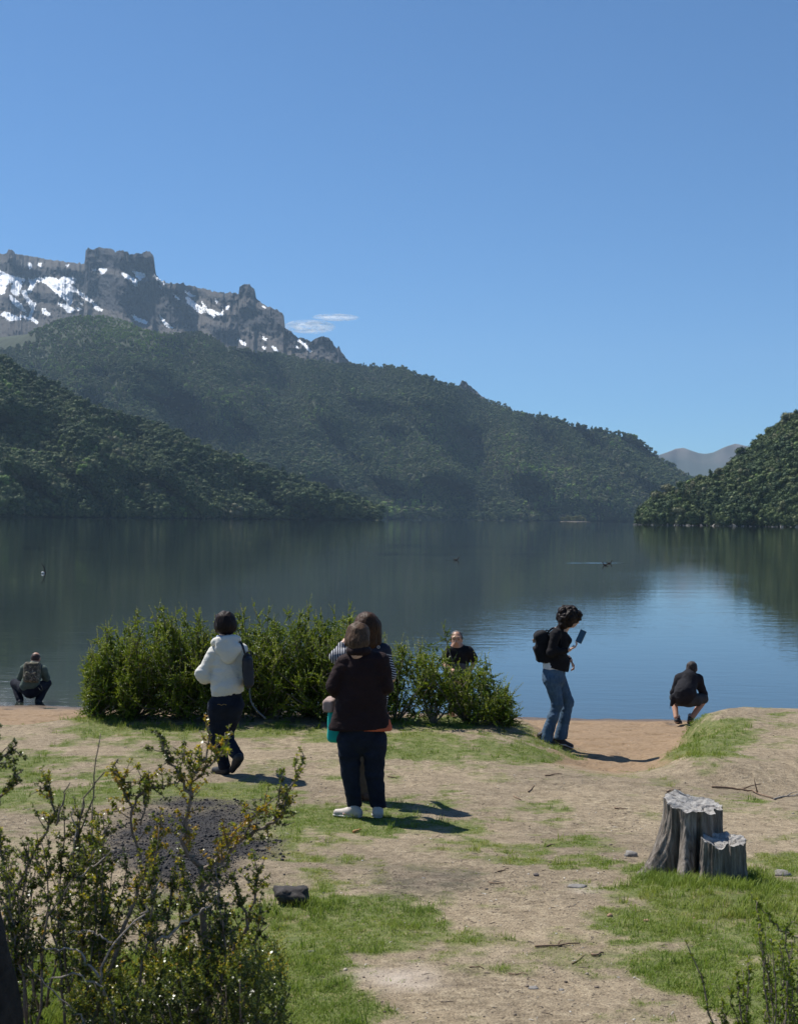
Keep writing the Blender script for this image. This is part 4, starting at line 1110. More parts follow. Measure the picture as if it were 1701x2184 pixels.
# ---- shrub with upright shoots at the right
root = thing('upright_shrub', (1.35, 4.75, float(ground_z(np.array(1.35), np.array(4.75)))), 'small dark green shrub of upright leafy shoots beside the grass', 'shrub')
ST2 = []
def S2_(pts, Y, w0=.005, w1=.0016): ST2.append((PX(pts, Y), w0, w1))
S2_([(1530, 2260), (1515, 2180), (1495, 2080), (1462, 2010)], 4.7); S2_([(1650, 2240), (1640, 2100), (1622, 2000), (1613, 1925)], 4.75)
S2_([(1690, 2240), (1680, 2080), (1672, 1980), (1701, 1960)], 4.8); S2_([(1590, 2260), (1580, 2150), (1568, 2070)], 4.7); S2_([(1560, 2260), (1550, 2190), (1535, 2130)], 4.65)
S2_([(1700, 2000), (1650, 1975), (1600, 1905)], 4.9, .004, .001)
for q in range(34):
    x0 = r.uniform(1570, 1740); x1 = x0 + r.normal(-8, 26); tp = np.interp(x1, [1540, 1580, 1620, 1701, 1760], [2120, 2040, 1960, 1985, 1930]) + abs(r.normal(0, 55))
    S2_([(x0, 2270), ((x0 + x1) / 2 + r.normal(0, 6), (2270 + tp) / 2), (x1, tp)], r.uniform(4.5, 5.0), .004, .0014)
items = []; lv = Leaves()
for C, w0, w1 in ST2:
    t1 = np.linspace(0, 1, 16); C = np.stack([np.interp(t1, np.linspace(0, 1, len(C)), C[:, j]) for j in range(3)], -1); C[1:-1] += r.normal(0, .004, (14, 3))
    items.append(tube(C, np.linspace(w0, w1, 16), 5))
    k = 26; tt = np.repeat(r.uniform(.12, 1, k), 5); base = np.stack([np.interp(tt, t1, C[:, j]) for j in range(3)], -1)
    o = r.normal(size=base.shape); o[:, 2] += .7
    lv.add(base, o, r.normal(size=base.shape), r.uniform(.012, .024, len(tt)), r.uniform(.0028, .0045, len(tt)), .38 + r.normal(0, .13, len(tt)) + .25 * (tt > .85))
V, Fs = merge(items); part('branches', V, Fs, BARK, root)['kind'] = 'stuff'; lv.build('foliage', LEAF_HEDGE, root)

# ---- leaning tree at the left edge: trunk in view, crown outside the picture
tb = np.array([-1.50, 4.35, 0]); tb[2] = ground_z(tb[0], tb[1])
root = thing('leaning_tree', tb, 'dark leaning tree trunk at the edge of the thorny bush', 'tree')
C = np.array([[-1.36, 4.30, tb[2] - .1], [-1.38, 4.32, tb[2] + .35], [-1.43, 4.35, 2.02], [-1.62, 4.40, 2.5], [-2.1, 4.45, 3.1], [-2.7, 4.5, 3.7], [-3.2, 4.5, 4.4]])
t1 = np.linspace(0, 1, 40); Cs = np.stack([np.interp(t1, np.linspace(0, 1, len(C)), C[:, j]) for j in range(3)], -1)
for _ in range(6): Cs[1:-1] = (Cs[:-2] + 2 * Cs[1:-1] + Cs[2:]) / 4
V, Fs = tube(Cs, np.interp(t1, [0, .12, .35, 1], [.17, .13, .10, .04]), 28); V = V + .016 * fbm(V * np.array([16, 16, 4]), 4, 31)[:, None] * r.choice([1], 1)
items = [(V, Fs)]
tips = []
for q in range(26):
    i = r.integers(22, 39); b = Cs[i]; d = np.array([r.normal(-.3, .6), r.normal(0, .6), r.uniform(.1, 1)]); d /= np.linalg.norm(d); l = r.uniform(.5, 1.1)
    e = b + d * l; e[0] = min(e[0], -1.95 - .12 * (e[1] - 4.4)); items.append(tube(np.array([b, (b + e) / 2 + r.normal(0, .05, 3), e]), [.025, .014, .005], 6)); tips.append(e)
V, Fs = merge(items); part('trunk', V, Fs, simple_mat('tree_bark', (.035, .028, .023), .9, .45, 22, .012), root)
lv = Leaves(); tips = np.array(tips); n = 420
Pq = tips[r.integers(0, len(tips), n)] + r.normal(0, .22, (n, 3)); Pq[:, 0] = np.minimum(Pq[:, 0], -1.9 - .34 * (Pq[:, 1] - 4.4))
leafy(lv, Pq, r.normal(size=(n, 3)), 22, r.uniform(.12, .3, n), r, .05, .013, .4 + r.normal(0, .12, n)); lv.build('crown', LEAF_HEDGE, root)
# ================================================================== PEOPLE
def _cap(Q, a, b, ra, rb, sq=None):
    pa = Q - a; ba = b - a; h = np.clip((pa @ ba) / max(ba @ ba, 1e-9), 0, 1)
    d = pa - h[..., None] * ba
    if sq is not None:
        u, f = sq; cpt = d @ u; d = d + u * (cpt * (1 / f - 1))[..., None]
        return (np.sqrt((d * d).sum(-1)) - (ra + (rb - ra) * h)) * min(1, f * 1.25)
    return np.sqrt((d * d).sum(-1)) - (ra + (rb - ra) * h)
def _ell(Q, c, rad, Rm=None):
    p = Q - c
    if Rm is not None: p = p @ Rm
    k0 = np.sqrt(((p / rad) ** 2).sum(-1)); k1 = np.sqrt(((p / (rad * rad)) ** 2).sum(-1)) + 1e-9
    return k0 * (k0 - 1) / k1
def _box(Q, c, half, rr, Rm=None):
    p = Q - c
    if Rm is not None: p = p @ Rm
    q = np.abs(p) - (half - rr)
    return np.sqrt((np.maximum(q, 0) ** 2).sum(-1)) + np.minimum(q.max(-1), 0) - rr

def surface_nets(D, org, h):
    s = D < 0
    nx, ny, nz = D.shape
    c = np.zeros((nx - 1, ny - 1, nz - 1), np.int8)
    for i in (0, 1):
        for j in (0, 1):
            for k in (0, 1):
                c += s[i:nx - 1 + i, j:ny - 1 + j, k:nz - 1 + k]
    act = np.argwhere((c > 0) & (c < 8))
    idx = -np.ones(c.shape, np.int64); idx[act[:, 0], act[:, 1], act[:, 2]] = np.arange(len(act))
    acc = np.zeros((len(act), 3)); cnt = np.zeros(len(act))
    cor = [(i, j, k) for i in (0, 1) for j in (0, 1) for k in (0, 1)]
    for a in cor:
        for ax in range(3):
            if a[ax]: continue
            b = list(a); b[ax] = 1
            da = D[act[:, 0] + a[0], act[:, 1] + a[1], act[:, 2] + a[2]]; db = D[act[:, 0] + b[0], act[:, 1] + b[1], act[:, 2] + b[2]]
            m = (da < 0) != (db < 0); t = np.where(m, da / np.where(m, da - db, 1), 0)
            p = np.array(a, float) + np.zeros((len(act), 3)); p[:, ax] += t
            acc[m] += p[m]; cnt[m] += 1
    V = org + h * (act + acc / cnt[:, None])
    faces = []
    for ax in range(3):
        o1, o2 = [(1, 2), (2, 0), (0, 1)][ax]
        sl0 = [slice(None)] * 3; sl1 = [slice(None)] * 3; sl0[ax] = slice(0, -1); sl1[ax] = slice(1, None)
        a, b = s[tuple(sl0)], s[tuple(sl1)]; e = np.argwhere(a != b)
        e = e[(e[:, o1] > 0) & (e[:, o2] > 0) & (e[:, o1] < D.shape[o1] - 1) & (e[:, o2] < D.shape[o2] - 1)]
        if not len(e): continue
        flip = ~a[e[:, 0], e[:, 1], e[:, 2]]
        def g(d1, d2):
            q = e.copy(); q[:, o1] += d1; q[:, o2] += d2; return idx[q[:, 0], q[:, 1], q[:, 2]]
        f = np.stack([g(-1, -1), g(0, -1), g(0, 0), g(-1, 0)], -1); f[flip] = f[flip][:, ::-1]
        faces.append(f)
    return V, np.concatenate(faces)

def blob(prims, h=.011, k=.035, cuts=(), noise=None, noise2=None):
    lo = np.full(3, 1e9); hi = -lo
    for q in prims:
        if q[0] == 'c': P_ = np.stack([q[1], q[2]]); rr = max(q[3], q[4]) * 1.05
        elif q[0] == 'e': P_ = q[1][None]; rr = max(q[2])
        else: P_ = q[1][None]; rr = float(np.linalg.norm(q[2]))
        lo = np.minimum(lo, P_.min(0) - rr); hi = np.maximum(hi, P_.max(0) + rr)
    lo -= 4 * h + k * .3 + .01; hi += 4 * h + k * .3 + .01
    n = np.ceil((hi - lo) / h).astype(int) + 1
    ax = [lo[i] + h * np.arange(n[i]) for i in range(3)]
    D = np.full(n, .3, np.float32)
    for q in prims:
        if q[0] == 'c': P_ = np.stack([q[1], q[2]]); rr = max(q[3], q[4])
        elif q[0] == 'e': P_ = q[1][None]; rr = max(q[2])
        else: P_ = q[1][None]; rr = float(np.linalg.norm(q[2]))
        mg = rr + 2 * k + 4 * h
        sl = tuple(slice(max(0, int((P_[:, i].min() - mg - lo[i]) / h)), min(n[i], int((P_[:, i].max() + mg - lo[i]) / h) + 2)) for i in range(3))
        Q = np.stack(np.meshgrid(*[ax[i][sl[i]] for i in range(3)], indexing='ij'), -1)
        if q[0] == 'c': d = _cap(Q, q[1], q[2], q[3], q[4], q[5] if len(q) > 5 else None)
        elif q[0] == 'e': d = _ell(Q, q[1], np.asarray(q[2], float), q[3] if len(q) > 3 else None)
        else: d = _box(Q, q[1], np.asarray(q[2], float), q[3], q[4] if len(q) > 4 else None)
        A = D[sl]; w = np.clip(.5 + .5 * (A - d) / k, 0, 1)
        D[sl] = A * (1 - w) + d * w - k * w * (1 - w)
    band = np.abs(D) < 3 * h + .01
    ii = np.argwhere(band); Pb = lo + ii * h
    for nz_ in (noise, noise2):
        if nz_ is None: continue
        amp, fr, sd_ = nz_; D[band] += (amp * fbm(Pb * np.asarray(fr, float), 3, sd_)).astype(np.float32)
    if cuts:
        Q = np.stack(np.meshgrid(*ax, indexing='ij'), -1)
        for p, nn in cuts:
            D = np.maximum(D, ((Q - p) @ (np.asarray(nn) / np.linalg.norm(nn))).astype(np.float32))
    return surface_nets(D, lo, h)

def cloth_mat(name, col, var=.2, rough=.9, scale=60, weave=.0008, fold=.004, sheen=0.0, patch=0.0):
    m = NT(name); c = m.coord()
    n = m.noise(9, 4, .6, c)
    lo = tuple(v * (1 - var) for v in col); hi = tuple(min(1, v * (1 + var)) for v in col)
    m.set(col=m.ramp(n, [(.3, lo), (.7, hi)]), rough=rough, spec=.2, sheen=sheen)
    b = m.bump(m.noise(scale * 6, 2, .5, c), weave); m.set(nrm=m.bump(m.noise(14, 3, .55, m.mapv(c, (1, 1, 1.6)), .6), fold, .8, b))
    return m.m
def hair_mat(name, dark, light):
    m = NT(name); c = m.coord()
    st = m.noise(1.0, 4, .6, m.mapv(c, (130, 130, 22)), .7); n = m.noise(10, 3, .5, c)
    m.set(col=m.mix(m.ramp(n, [(.4, (0, 0, 0)), (.75, (.45, .45, .45))]), m.ramp(st, [(.35, dark), (.75, light)]), light), rough=.55, spec=.15, nrm=m.bump(st, .002, .8))
    return m.m
def skin_mat(name, col):
    m = NT(name); c = m.coord(); n = m.noise(18, 4, .6, c)
    m.set(col=m.ramp(n, [(.3, tuple(v * .85 for v in col)), (.7, tuple(min(1, v * 1.12) for v in col))]), rough=.5, spec=.4, sub=.08, nrm=m.bump(m.noise(160, 2, .5, c), .0006))
    m.bsdf.inputs['Subsurface Radius'].default_value = (.01, .004, .002)
    return m.m
SKIN = skin_mat('skin', (.52, .32, .23)); SKIN_TAN = skin_mat('tanned_skin', (.42, .23, .15))
NAVY = cloth_mat('navy_denim', (.010, .014, .026), .35); BLACKC = cloth_mat('black_cloth', (.010, .010, .012), .25); SOLE = simple_mat('shoe_sole', (.48, .45, .42), .7, .1, 50, 0)
BLACKSHOE = simple_mat('dark_shoe', (.025, .024, .026), .6, .3, 60, .001)

Yax = np.array([0.0, 1.0, 0.0])
class Fig:
    def __init__(s, foot_px, label, Yfix=None, name='person'):
        s.foot = ground_hit(*foot_px); s.Y = s.foot[1] if Yfix is None else Yfix
        if Yfix is not None: s.foot = np.array([at(*foot_px, Yfix)[0], Yfix, 0]); s.foot[2] = ground_z(s.foot[0], s.foot[1])
        s.root = thing(name, s.foot, label, 'person')
    def __call__(s, px, py, dy=0.0): return at(float(px), float(py), s.Y + dy)
    def c(s, a, b, ra, rb, flat=None): return ('c', s(*a), s(*b), ra, rb) + (((Yax, flat),) if flat else ())
    def e(s, p, rad, Rm=None): return ('e', s(*p), np.array(rad, float)) + ((Rm,) if Rm is not None else ())
    def make(s, name, prims, mat, extra=(), **kw):
        V, Fc = blob(prims, **kw)
        if extra: V, Fc = merge([(V, Fc)] + list(extra))
        return part(name, V, Fc, mat, s.root)
    def hem(s, a, b, up=False):
        """half-space below the line a-b (picture) at this depth is cut away (or above if up)"""
        A, B_ = s(*a), s(*b); d = B_ - A; n = np.cross(d, Yax); n = n / np.linalg.norm(n)
        if (n[2] < 0) != up: n = -n
        return (A, -n)

def hand(w, fd, pn, thumb, scale=1.0, curl=.35, side=None):
    """wrist point, finger direction, palm normal, thumb direction -> V, F"""
    fd = fd / np.linalg.norm(fd); pn = pn - fd * (pn @ fd); pn /= np.linalg.norm(pn); sd_ = np.cross(fd, pn)
    if sd_ @ thumb < 0: sd_ = -sd_
    S_ = scale; pr = []
    pc = w + fd * .048 * S_
    for o in (-.027, -.009, .009, .027): pr.append(('c', w + sd_ * o * .55 * S_, w + fd * .082 * S_ + sd_ * o * S_, .0135 * S_, .0115 * S_))
    for o, l in ((-.030, .060), (-.010, .074), (.010, .080), (.029, .070)):
        k0 = w + fd * .085 * S_ + sd_ * o * S_; d1 = fd * math.cos(curl) + pn * math.sin(curl); d2 = fd * math.cos(curl * 2.6) + pn * math.sin(curl * 2.6)
        k1 = k0 + d1 * l * .55 * S_; k2 = k1 + d2 * l * .5 * S_
        pr += [('c', k0, k1, .0092 * S_, .0082 * S_), ('c', k1, k2, .0082 * S_, .0066 * S_)]
    t0 = w + fd * .025 * S_ + sd_ * .026 * S_; t1 = t0 + (sd_ * .7 + fd * .6 + pn * .25) * .042 * S_; t2 = t1 + (fd * .85 + sd_ * .2 + pn * .4) * .034 * S_
    pr += [('c', t0, t1, .0125 * S_, .0102 * S_), ('c', t1, t2, .0102 * S_, .008 * S_)]
    pr.append(('c', w - fd * .05 * S_, w + fd * .01, .023 * S_, .022 * S_))
    return blob(pr, .0042, .007)

def head_prims(C, Rm, s=1.0):
    """C head centre; Rm columns: right, forward, up"""
    def w(x, y, z): return C + Rm @ np.array([x, y, z]) * s
    return [('e', w(0, -.012, .035), np.array([.077, .094, .088]) * s, Rm), ('e', w(0, .022, -.03), np.array([.062, .070, .085]) * s, Rm), ('c', w(-.025, .055, -.085), w(.025, .055, -.085), .026 * s, .026 * s),
            ('c', w(0, .088, .012), w(0, .106, -.022), .010 * s, .015 * s), ('c', w(-.04, .078, .036), w(.04, .078, .036), .016 * s, .016 * s), ('c', w(-.024, .083, -.055), w(.024, .083, -.055), .011 * s, .011 * s),
            ('e', w(-.080, -.008, -.008), np.array([.011, .020, .031]) * s, Rm), ('e', w(.080, -.008, -.008), np.array([.011, .020, .031]) * s, Rm), ('c', w(0, -.02, -.06), w(0, -.035, -.15), .055 * s, .058 * s)]

def rot_cols(fwd, up=(0, 0, 1)):
    f = np.array(fwd, float); f /= np.linalg.norm(f); u = np.array(up, float); r_ = np.cross(f, u); r_ /= np.linalg.norm(r_); u = np.cross(r_, f)
    return np.stack([r_, f, u], 1)

def face_bits(fig, C, Rm, s=1.0):
    """eyes, brows and mouth as small parts on the face"""
    w = lambda x, y, z: C + Rm @ np.array([x, y, z]) * s
    dark = simple_mat('eye_dark', (.02, .015, .012), .4, .1, 20, 0); lip = simple_mat('lip', (.30, .13, .11), .6, .1, 20, 0)
    for sx in (-1, 1):
        part('eye', *merge([(ICO2[0] * .011 * s + w(sx * .032, .082, .012), ICO2[1])]), dark, fig.root)
        V, Fs = tube(np.array([w(sx * .016, .095, .036), w(sx * .034, .094, .041), w(sx * .05, .084, .036)]), [.005 * s] * 3, 6); part('eyebrow', V, Fs, dark, fig.root)
    V, Fs = tube(np.array([w(-.026, .090, -.056), w(0, .097, -.054), w(.026, .090, -.056)]), [.004 * s, .0065 * s, .004 * s], 6); part('mouth', V, Fs, lip, fig.root)

def shoe(heel, toe, w=.045, hgt=.07, upn=(0, 0, 1)):
    """prims of a shoe from heel to toe (points on the sole line)"""
    up = np.array(upn, float); u = up * .038
    d = toe - heel
    return [('c', heel + u + d * .1, heel + u + d * .45, .042, .040), ('c', heel + u * .85 + d * .4, toe + u * .75 - d * .14, .042, .031), ('c', heel + d * .18 + u, heel + d * .24 + up * hgt, .042, .044)]
def sole_prims(heel, toe, upn=(0, 0, 1)):
    up = np.array(upn, float); d = toe - heel
    return [('c', heel + up * .012 + d * .1, heel + up * .012 + d * .5, .040, .040, (up, .34)), ('c', heel + up * .012 + d * .5, toe + up * .012 - d * .14, .041, .036, (up, .34))]
def set_on(p):   # drop a sole point on the ground
    p = p.copy(); p[2] = ground_z(p[0], p[1]) + .002; return p

def tube_part(fig, name, pts, rad, mat, n=8):
    pts = np.array(pts); t1 = np.linspace(0, 1, max(8, len(pts) * 4)); C = np.stack([np.interp(t1, np.linspace(0, 1, len(pts)), pts[:, j]) for j in range(3)], -1)
    for _ in range(3): C[1:-1] = (C[:-2] + 2 * C[1:-1] + C[2:]) / 4
    V, Fs = tube(C, rad, n); return part(name, V, Fs, mat, fig.root if isinstance(fig, Fig) else fig)

def strap(pts, rad, n=8):
    pts = np.array(pts); t1 = np.linspace(0, 1, max(8, len(pts) * 5)); C = np.stack([np.interp(t1, np.linspace(0, 1, len(pts)), pts[:, j]) for j in range(3)], -1)
    for _ in range(4): C[1:-1] = (C[:-2] + 2 * C[1:-1] + C[2:]) / 4
    return tube(C, rad, n)

# ------------------------------------------------ person in the white hoodie
f = Fig((478, 1652), 'person in white hoodie and dark jeans walking with a grey backpack')
K = rot_cols((-.45, .9, 0))
hc = f(479, 1330)
body = head_prims(hc, K, 1.0) + [f.c((484, 1372), (484, 1460), .10, .11, .7), f.c((484, 1480), (484, 1500), .12, .12, .75), f.c((465, 1500), (463, 1565, .05), .075, .055), f.c((463, 1565, .05), (478, 1638), .055, .04),
       f.c((499, 1500), (480, 1572, .12), .075, .055), f.c((480, 1572, .12), (508, 1618, -.12), .055, .04), f.c((458, 1386), (432, 1438), .045, .04), f.c((432, 1438), (455, 1440, .25), .04, .03), f.c((512, 1386), (520, 1438, .03), .045, .04), f.c((520, 1438, .03), (505, 1436, .27), .04, .03)]
hw = hand(f(457, 1440, .26), np.array([.15, 1.0, .25]), np.array([.3, 0, -1.0]), np.array([.8, .2, .3])); hw2 = hand(f(504, 1436, .28), np.array([-.2, 1.0, .2]), np.array([-.3, 0, -1.0]), np.array([-.8, .2, .3]))
f.make('body', body, SKIN, [hw, hw2], h=.0095, k=.03)
HOOD = cloth_mat('white_fleece', (.62, .60, .55), .05, .95, 40, .001, .010)
torso = [f.c((484, 1400), (484, 1465), .142, .158, .72), f.c((460, 1390), (508, 1388), .064, .064), f.c((484, 1462), (483, 1478), .158, .152, .72),
         f.c((458, 1390), (433, 1436, .0), .066, .072), f.c((433, 1436, .0), (438, 1446, .02), .070, .066), f.c((434, 1440, .0), (453, 1440, .24), .062, .045),
         f.c((513, 1389), (517, 1436, .03), .072, .070), f.c((517, 1436, .03), (506, 1438, .25), .064, .045)]
f.make('hoodie', torso, HOOD, h=.0095, k=.035, cuts=[f.hem((440, 1484), (522, 1475))], noise=(.015, (7, 7, 13), 5), noise2=(.008, (16, 16, 30), 6))
f.make('hem_band', [f.c((483, 1470), (483, 1478), .158, .152, .72)], HOOD, h=.009, k=.01, cuts=[f.hem((440, 1486.5), (522, 1477.5)), f.hem((440, 1477), (522, 1468), True)])
ring = [f(482 + 24 * math.cos(a), 1368 + 5 * math.sin(a) - 3 * math.cos(a), -.02 + .10 * math.sin(a)) for a in np.linspace(0, 2 * np.pi, 13)]
hood = [('c', ring[i], ring[i + 1], .030, .030) for i in range(12)] + [('e', f(487, 1384, -.125), np.array([.135, .045, .085])), ('e', f(488, 1400, -.128), np.array([.075, .035, .075]))]
f.make('hood', hood, HOOD, h=.009, k=.04, noise=(.007, (12, 12, 18), 8))
ring = [f(482 + 17 * math.cos(a), 1359, .0 + .075 * math.sin(a)) for a in np.linspace(0, 2 * np.pi, 13)]
f.make('shirt_collar', [('c', ring[i], ring[i + 1], .017, .017) for i in range(12)], cloth_mat('pale_blue_cotton', (.40, .46, .62)), h=.008, k=.015)
f.make('hair', [('e', hc + K @ np.array([0, -.018, .025]), np.array([.104, .114, .108]), K), ('e', hc + K @ np.array([0, -.045, -.030]), np.array([.106, .088, .085]), K), ('c', hc + K @ np.array([-.07, .0, -.02]), hc + K @ np.array([-.07, .02, -.07]), .038, .026), ('c', hc + K @ np.array([.07, .0, -.02]), hc + K @ np.array([.07, -.0, -.085]), .038, .026), ('c', hc + K @ np.array([-.05, .085, .062]), hc + K @ np.array([.05, .085, .062]), .03, .03)],
       hair_mat('dark_brown_hair', (.006, .004, .004), (.028, .015, .012)), h=.007, k=.03, cuts=[f.hem((440, 1359), (520, 1359))], noise=(.010, (26, 26, 7), 9), noise2=(.005, (70, 70, 14), 19))
jn = f.make('jeans', [f.c((484, 1480), (483, 1500), .142, .150, .78), f.c((464, 1505), (461, 1565, .05), .102, .080), f.c((461, 1565, .05), (478, 1633), .078, .062), f.c((500, 1505), (480, 1572, .10), .100, .078), f.c((480, 1572, .10), (506, 1612, -.10), .076, .060)],
       NAVY, h=.0095, k=.03, cuts=[f.hem((430, 1641), (530, 1641))], noise=(.009, (9, 9, 20), 11), noise2=(.004, (22, 22, 40), 14))
st = [f(*q, -.128) for q in ((464, 1502.5), (468, 1501.5), (472.5, 1505), (477, 1501.5), (483, 1503.5))]
tube_part(f, 'pocket_stitching', st, .003, simple_mat('gold_thread', (.30, .20, .07), .8, .1, 40, 0), 6)
toeL, heelL = set_on(f(453, 1650, .13)), set_on(f(486, 1652, -.02))
toeR = set_on(f(494, 1654, -.03)); heelR = f(516, 1619, -.20)
f.make('shoe', shoe(heelL, toeL), BLACKSHOE, h=.008, k=.025); upR = np.cross(np.cross(toeR - heelR, [0, 0, 1.0]), toeR - heelR); upR /= np.linalg.norm(upR)
f.make('shoe', shoe(heelR, toeR, upn=upR * (1 if upR[2] > 0 else -1)), BLACKSHOE, h=.008, k=.025)
# grey backpack hanging on one shoulder
GREY = cloth_mat('grey_nylon', (.035, .037, .045), .2, .7)
bp = thing('backpack', f(529, 1462, -.05), 'slim grey backpack hanging from the white hoodie shoulder', 'backpack')
Rb = rot_cols((1, .15, .05))
def bpart(root, name, prims, mat, **kw):
    V, Fc = blob(prims, **kw); return part(name, V, Fc, mat, root)
bpart(bp, 'bag', [('b', f(529, 1432, -.05), np.array([.13, .05, .155]), .045, Rb), ('c', f(527, 1402, -.05), f(528, 1440, -.05), .045, .05), ('b', f(533, 1445, -.06), np.array([.10, .035, .075]), .03, Rb)], GREY, h=.009, k=.02, noise=(.006, (14, 14, 14), 3))
V, Fs = strap([f(508, 1366, -.02), f(516, 1372, -.10), f(521, 1390, -.13), f(525, 1402, -.10)], .011); part('shoulder_strap', V, Fs, GREY, bp)
V, Fs = strap([f(523, 1400, -.06), f(528, 1390, -.06), f(535, 1389, -.06), f(536, 1396, -.06), f(530, 1404, -.06)], .008); part('carry_handle', V, Fs, GREY, bp)
V, Fs = strap([f(533, 1462, -.06), f(532, 1478, -.08), f(536, 1500, -.10), f(549, 1517, -.11), f(567, 1533, -.11)], .008); part('loose_strap', V, Fs, cloth_mat('grey_webbing', (.11, .12, .13)), bp)

# ------------------------------------------------ woman with striped sleeves behind
f = Fig((775, 1706), 'person in navy striped sweater raising one arm behind the brown jacket')
K = rot_cols((-.25, .97, .05)); hc = f(781, 1336)
body = head_prims(hc, K, 1.0) + [f.c((785, 1390), (785, 1480), .11, .12, .7), f.c((783, 1500), (783, 1530), .13, .13, .75), f.c((765, 1530), (762, 1620), .08, .058), f.c((762, 1620), (764, 1700), .055, .04), f.c((795, 1530), (786, 1620), .08, .058), f.c((786, 1620), (783, 1700), .055, .04),
       f.c((748, 1394), (714, 1400, .02), .046, .038), f.c((714, 1400, .02), (733, 1372, .10), .038, .03), f.c((815, 1390), (833, 1445), .046, .04), f.c((833, 1445), (815, 1450, .25), .04, .03)]
hw = hand(f(733, 1373, .10), np.array([.5, .35, .6]), np.array([.6, .5, -.3]), np.array([.3, .3, .8])); hw2 = hand(f(815, 1450, .25), np.array([-.4, 1, .1]), np.array([0, 0, -1.0]), np.array([-1, .2, .2]))
f.make('body', body, SKIN, [hw, hw2], h=.0095, k=.03)
m = NT('striped_knit'); t_ = m.attr('stripe'); sn = m.math('SINE', m.math('MULTIPLY', t_, 6.283 / .021)); fl = m.attr('striped')
m.set(col=m.mix(m.math('MULTIPLY', m.ramp(sn, [(.52, (0, 0, 0)), (.62, (1, 1, 1))]), fl), (.014, .017, .034), (.55, .55, .56)), rough=.9, nrm=m.bump(m.noise(16, 3, .5, m.coord()), .006))
sw = [f.c((785, 1405), (785, 1490), .160, .170, .68), f.c((752, 1394), (816, 1388), .066, .066), f.c((752, 1394), (716, 1401, .02), .066, .056), f.c((716, 1401, .02), (729, 1378, .09), .054, .040), f.c((816, 1389), (830, 1440), .068, .060), f.c((830, 1440), (817, 1450, .22), .055, .042), f.c((785, 1490), (784, 1520), .170, .165, .7)]
o = f.make('sweater', sw, m.m, h=.0085, k=.03, cuts=[f.hem((740, 1527), (830, 1527))], noise=(.007, (10, 10, 16), 41))
VV = np.array([v.co[:] for v in o.data.vertices]) + f.foot
px, py = to_px(VV)
stp = np.where(px < 738, px / 237.0 * (f.Y / 11.5) + .0, VV[:, 2] * 1.0 + (px - 820) * .0015); strd = np.where(px < 738, 1.0, (py > 1395) * 1.0)
fattr(o.data, 'stripe', stp); fattr(o.data, 'striped', strd)
V, Fs = tube(np.array([f(807 + 2.6 * math.cos(a), 1380 + 2.6 * math.sin(a), -.135) for a in np.linspace(0, 6.283, 13)]), .0035, 6); part('back_button', V, Fs, SOLE, f.root)
f.make('hair', [('e', hc + K @ np.array([0, -.015, .02]), np.array([.110, .120, .118]), K), ('c', hc + K @ np.array([-.06, -.05, .0]), hc + K @ np.array([-.07, -.055, -.14]), .062, .04), ('c', hc + K @ np.array([.06, -.05, .0]), hc + K @ np.array([.085, -.05, -.14]), .066, .045), ('c', hc + K @ np.array([0, -.075, .0]), hc + K @ np.array([0.02, -.085, -.14]), .07, .055)],
       hair_mat('chestnut_hair', (.012, .006, .004), (.085, .040, .020)), h=.007, k=.03, noise=(.010, (24, 24, 6), 42), noise2=(.005, (60, 60, 12), 43))
f.make('trousers', [f.c((784, 1510), (783, 1535), .155, .160, .78), f.c((765, 1535), (760, 1620), .105, .075), f.c((760, 1620), (763, 1690), .075, .062), f.c((797, 1535), (788, 1620), .105, .075), f.c((788, 1620), (784, 1690), .075, .062)], cloth_mat('taupe_trousers', (.10, .075, .06), .25), h=.010, k=.03, noise=(.008, (9, 9, 20), 45))
for hx, tx in ((764, 758), (783, 781)):
    f.make('shoe', shoe(set_on(f(hx, 1706, -.06)), set_on(f(tx, 1700, .18))), simple_mat('brown_shoe', (.09, .05, .035), .6, .3, 60, .001), h=.008, k=.025)

# ------------------------------------------------ person in the brown jacket
f = Fig((785, 1742), 'person in dark brown jacket and white sneakers seen from behind')
K = rot_cols((-.12, .85, -.35), (0, .3, 1)); hc = f(762, 1361, .03)
body = head_prims(hc, K, .98) + [f.c((770, 1425, .0), (770, 1500), .10, .12, .7), f.c((770, 1545), (770, 1568), .13, .13, .75), f.c((745, 1580), (747, 1650), .075, .052), f.c((747, 1650), (756, 1728), .05, .042), f.c((798, 1580), (798, 1650), .075, .052), f.c((798, 1650), (805, 1730), .05, .042),
       f.c((739, 1416), (713, 1464), .040, .038), f.c((713, 1464), (740, 1478, .28), .036, .03), f.c((807, 1413), (822, 1464), .040, .038), f.c((822, 1464), (795, 1475, .28), .036, .03)]
hw = hand(f(741, 1477, .29), np.array([.5, .8, .3]), np.array([.3, 0, -1.0]), np.array([.5, .2, .7])); hw2 = hand(f(794, 1474, .29), np.array([-.5, .8, .3]), np.array([-.3, 0, -1.0]), np.array([-.5, .2, .7]))
f.make('body', body, SKIN, [hw, hw2], h=.0095, k=.03)
JK = cloth_mat('dark_brown_cloth', (.020, .010, .0105), .2, .85, 40, .001, .010)
jk = [f.c((771, 1428), (771, 1495), .180, .205, .66), f.c((771, 1495), (768, 1552), .205, .262, .62), f.c((740, 1413), (806, 1409), .074, .074), f.c((771, 1410, .02), (771, 1440), .11, .17, .75),
      f.c((736, 1414), (713, 1463), .076, .068), f.c((713, 1463), (717, 1472, .03), .068, .064), f.c((714, 1466), (738, 1476, .25), .062, .048), f.c((810, 1411), (822, 1464), .076, .068), f.c((822, 1464), (797, 1474, .25), .062, .048)]
f.make('jacket', jk, JK, h=.009, k=.022, cuts=[f.hem((696, 1557), (840, 1549))], noise=(.014, (7, 7, 6), 51), noise2=(.006, (14, 14, 26), 52))
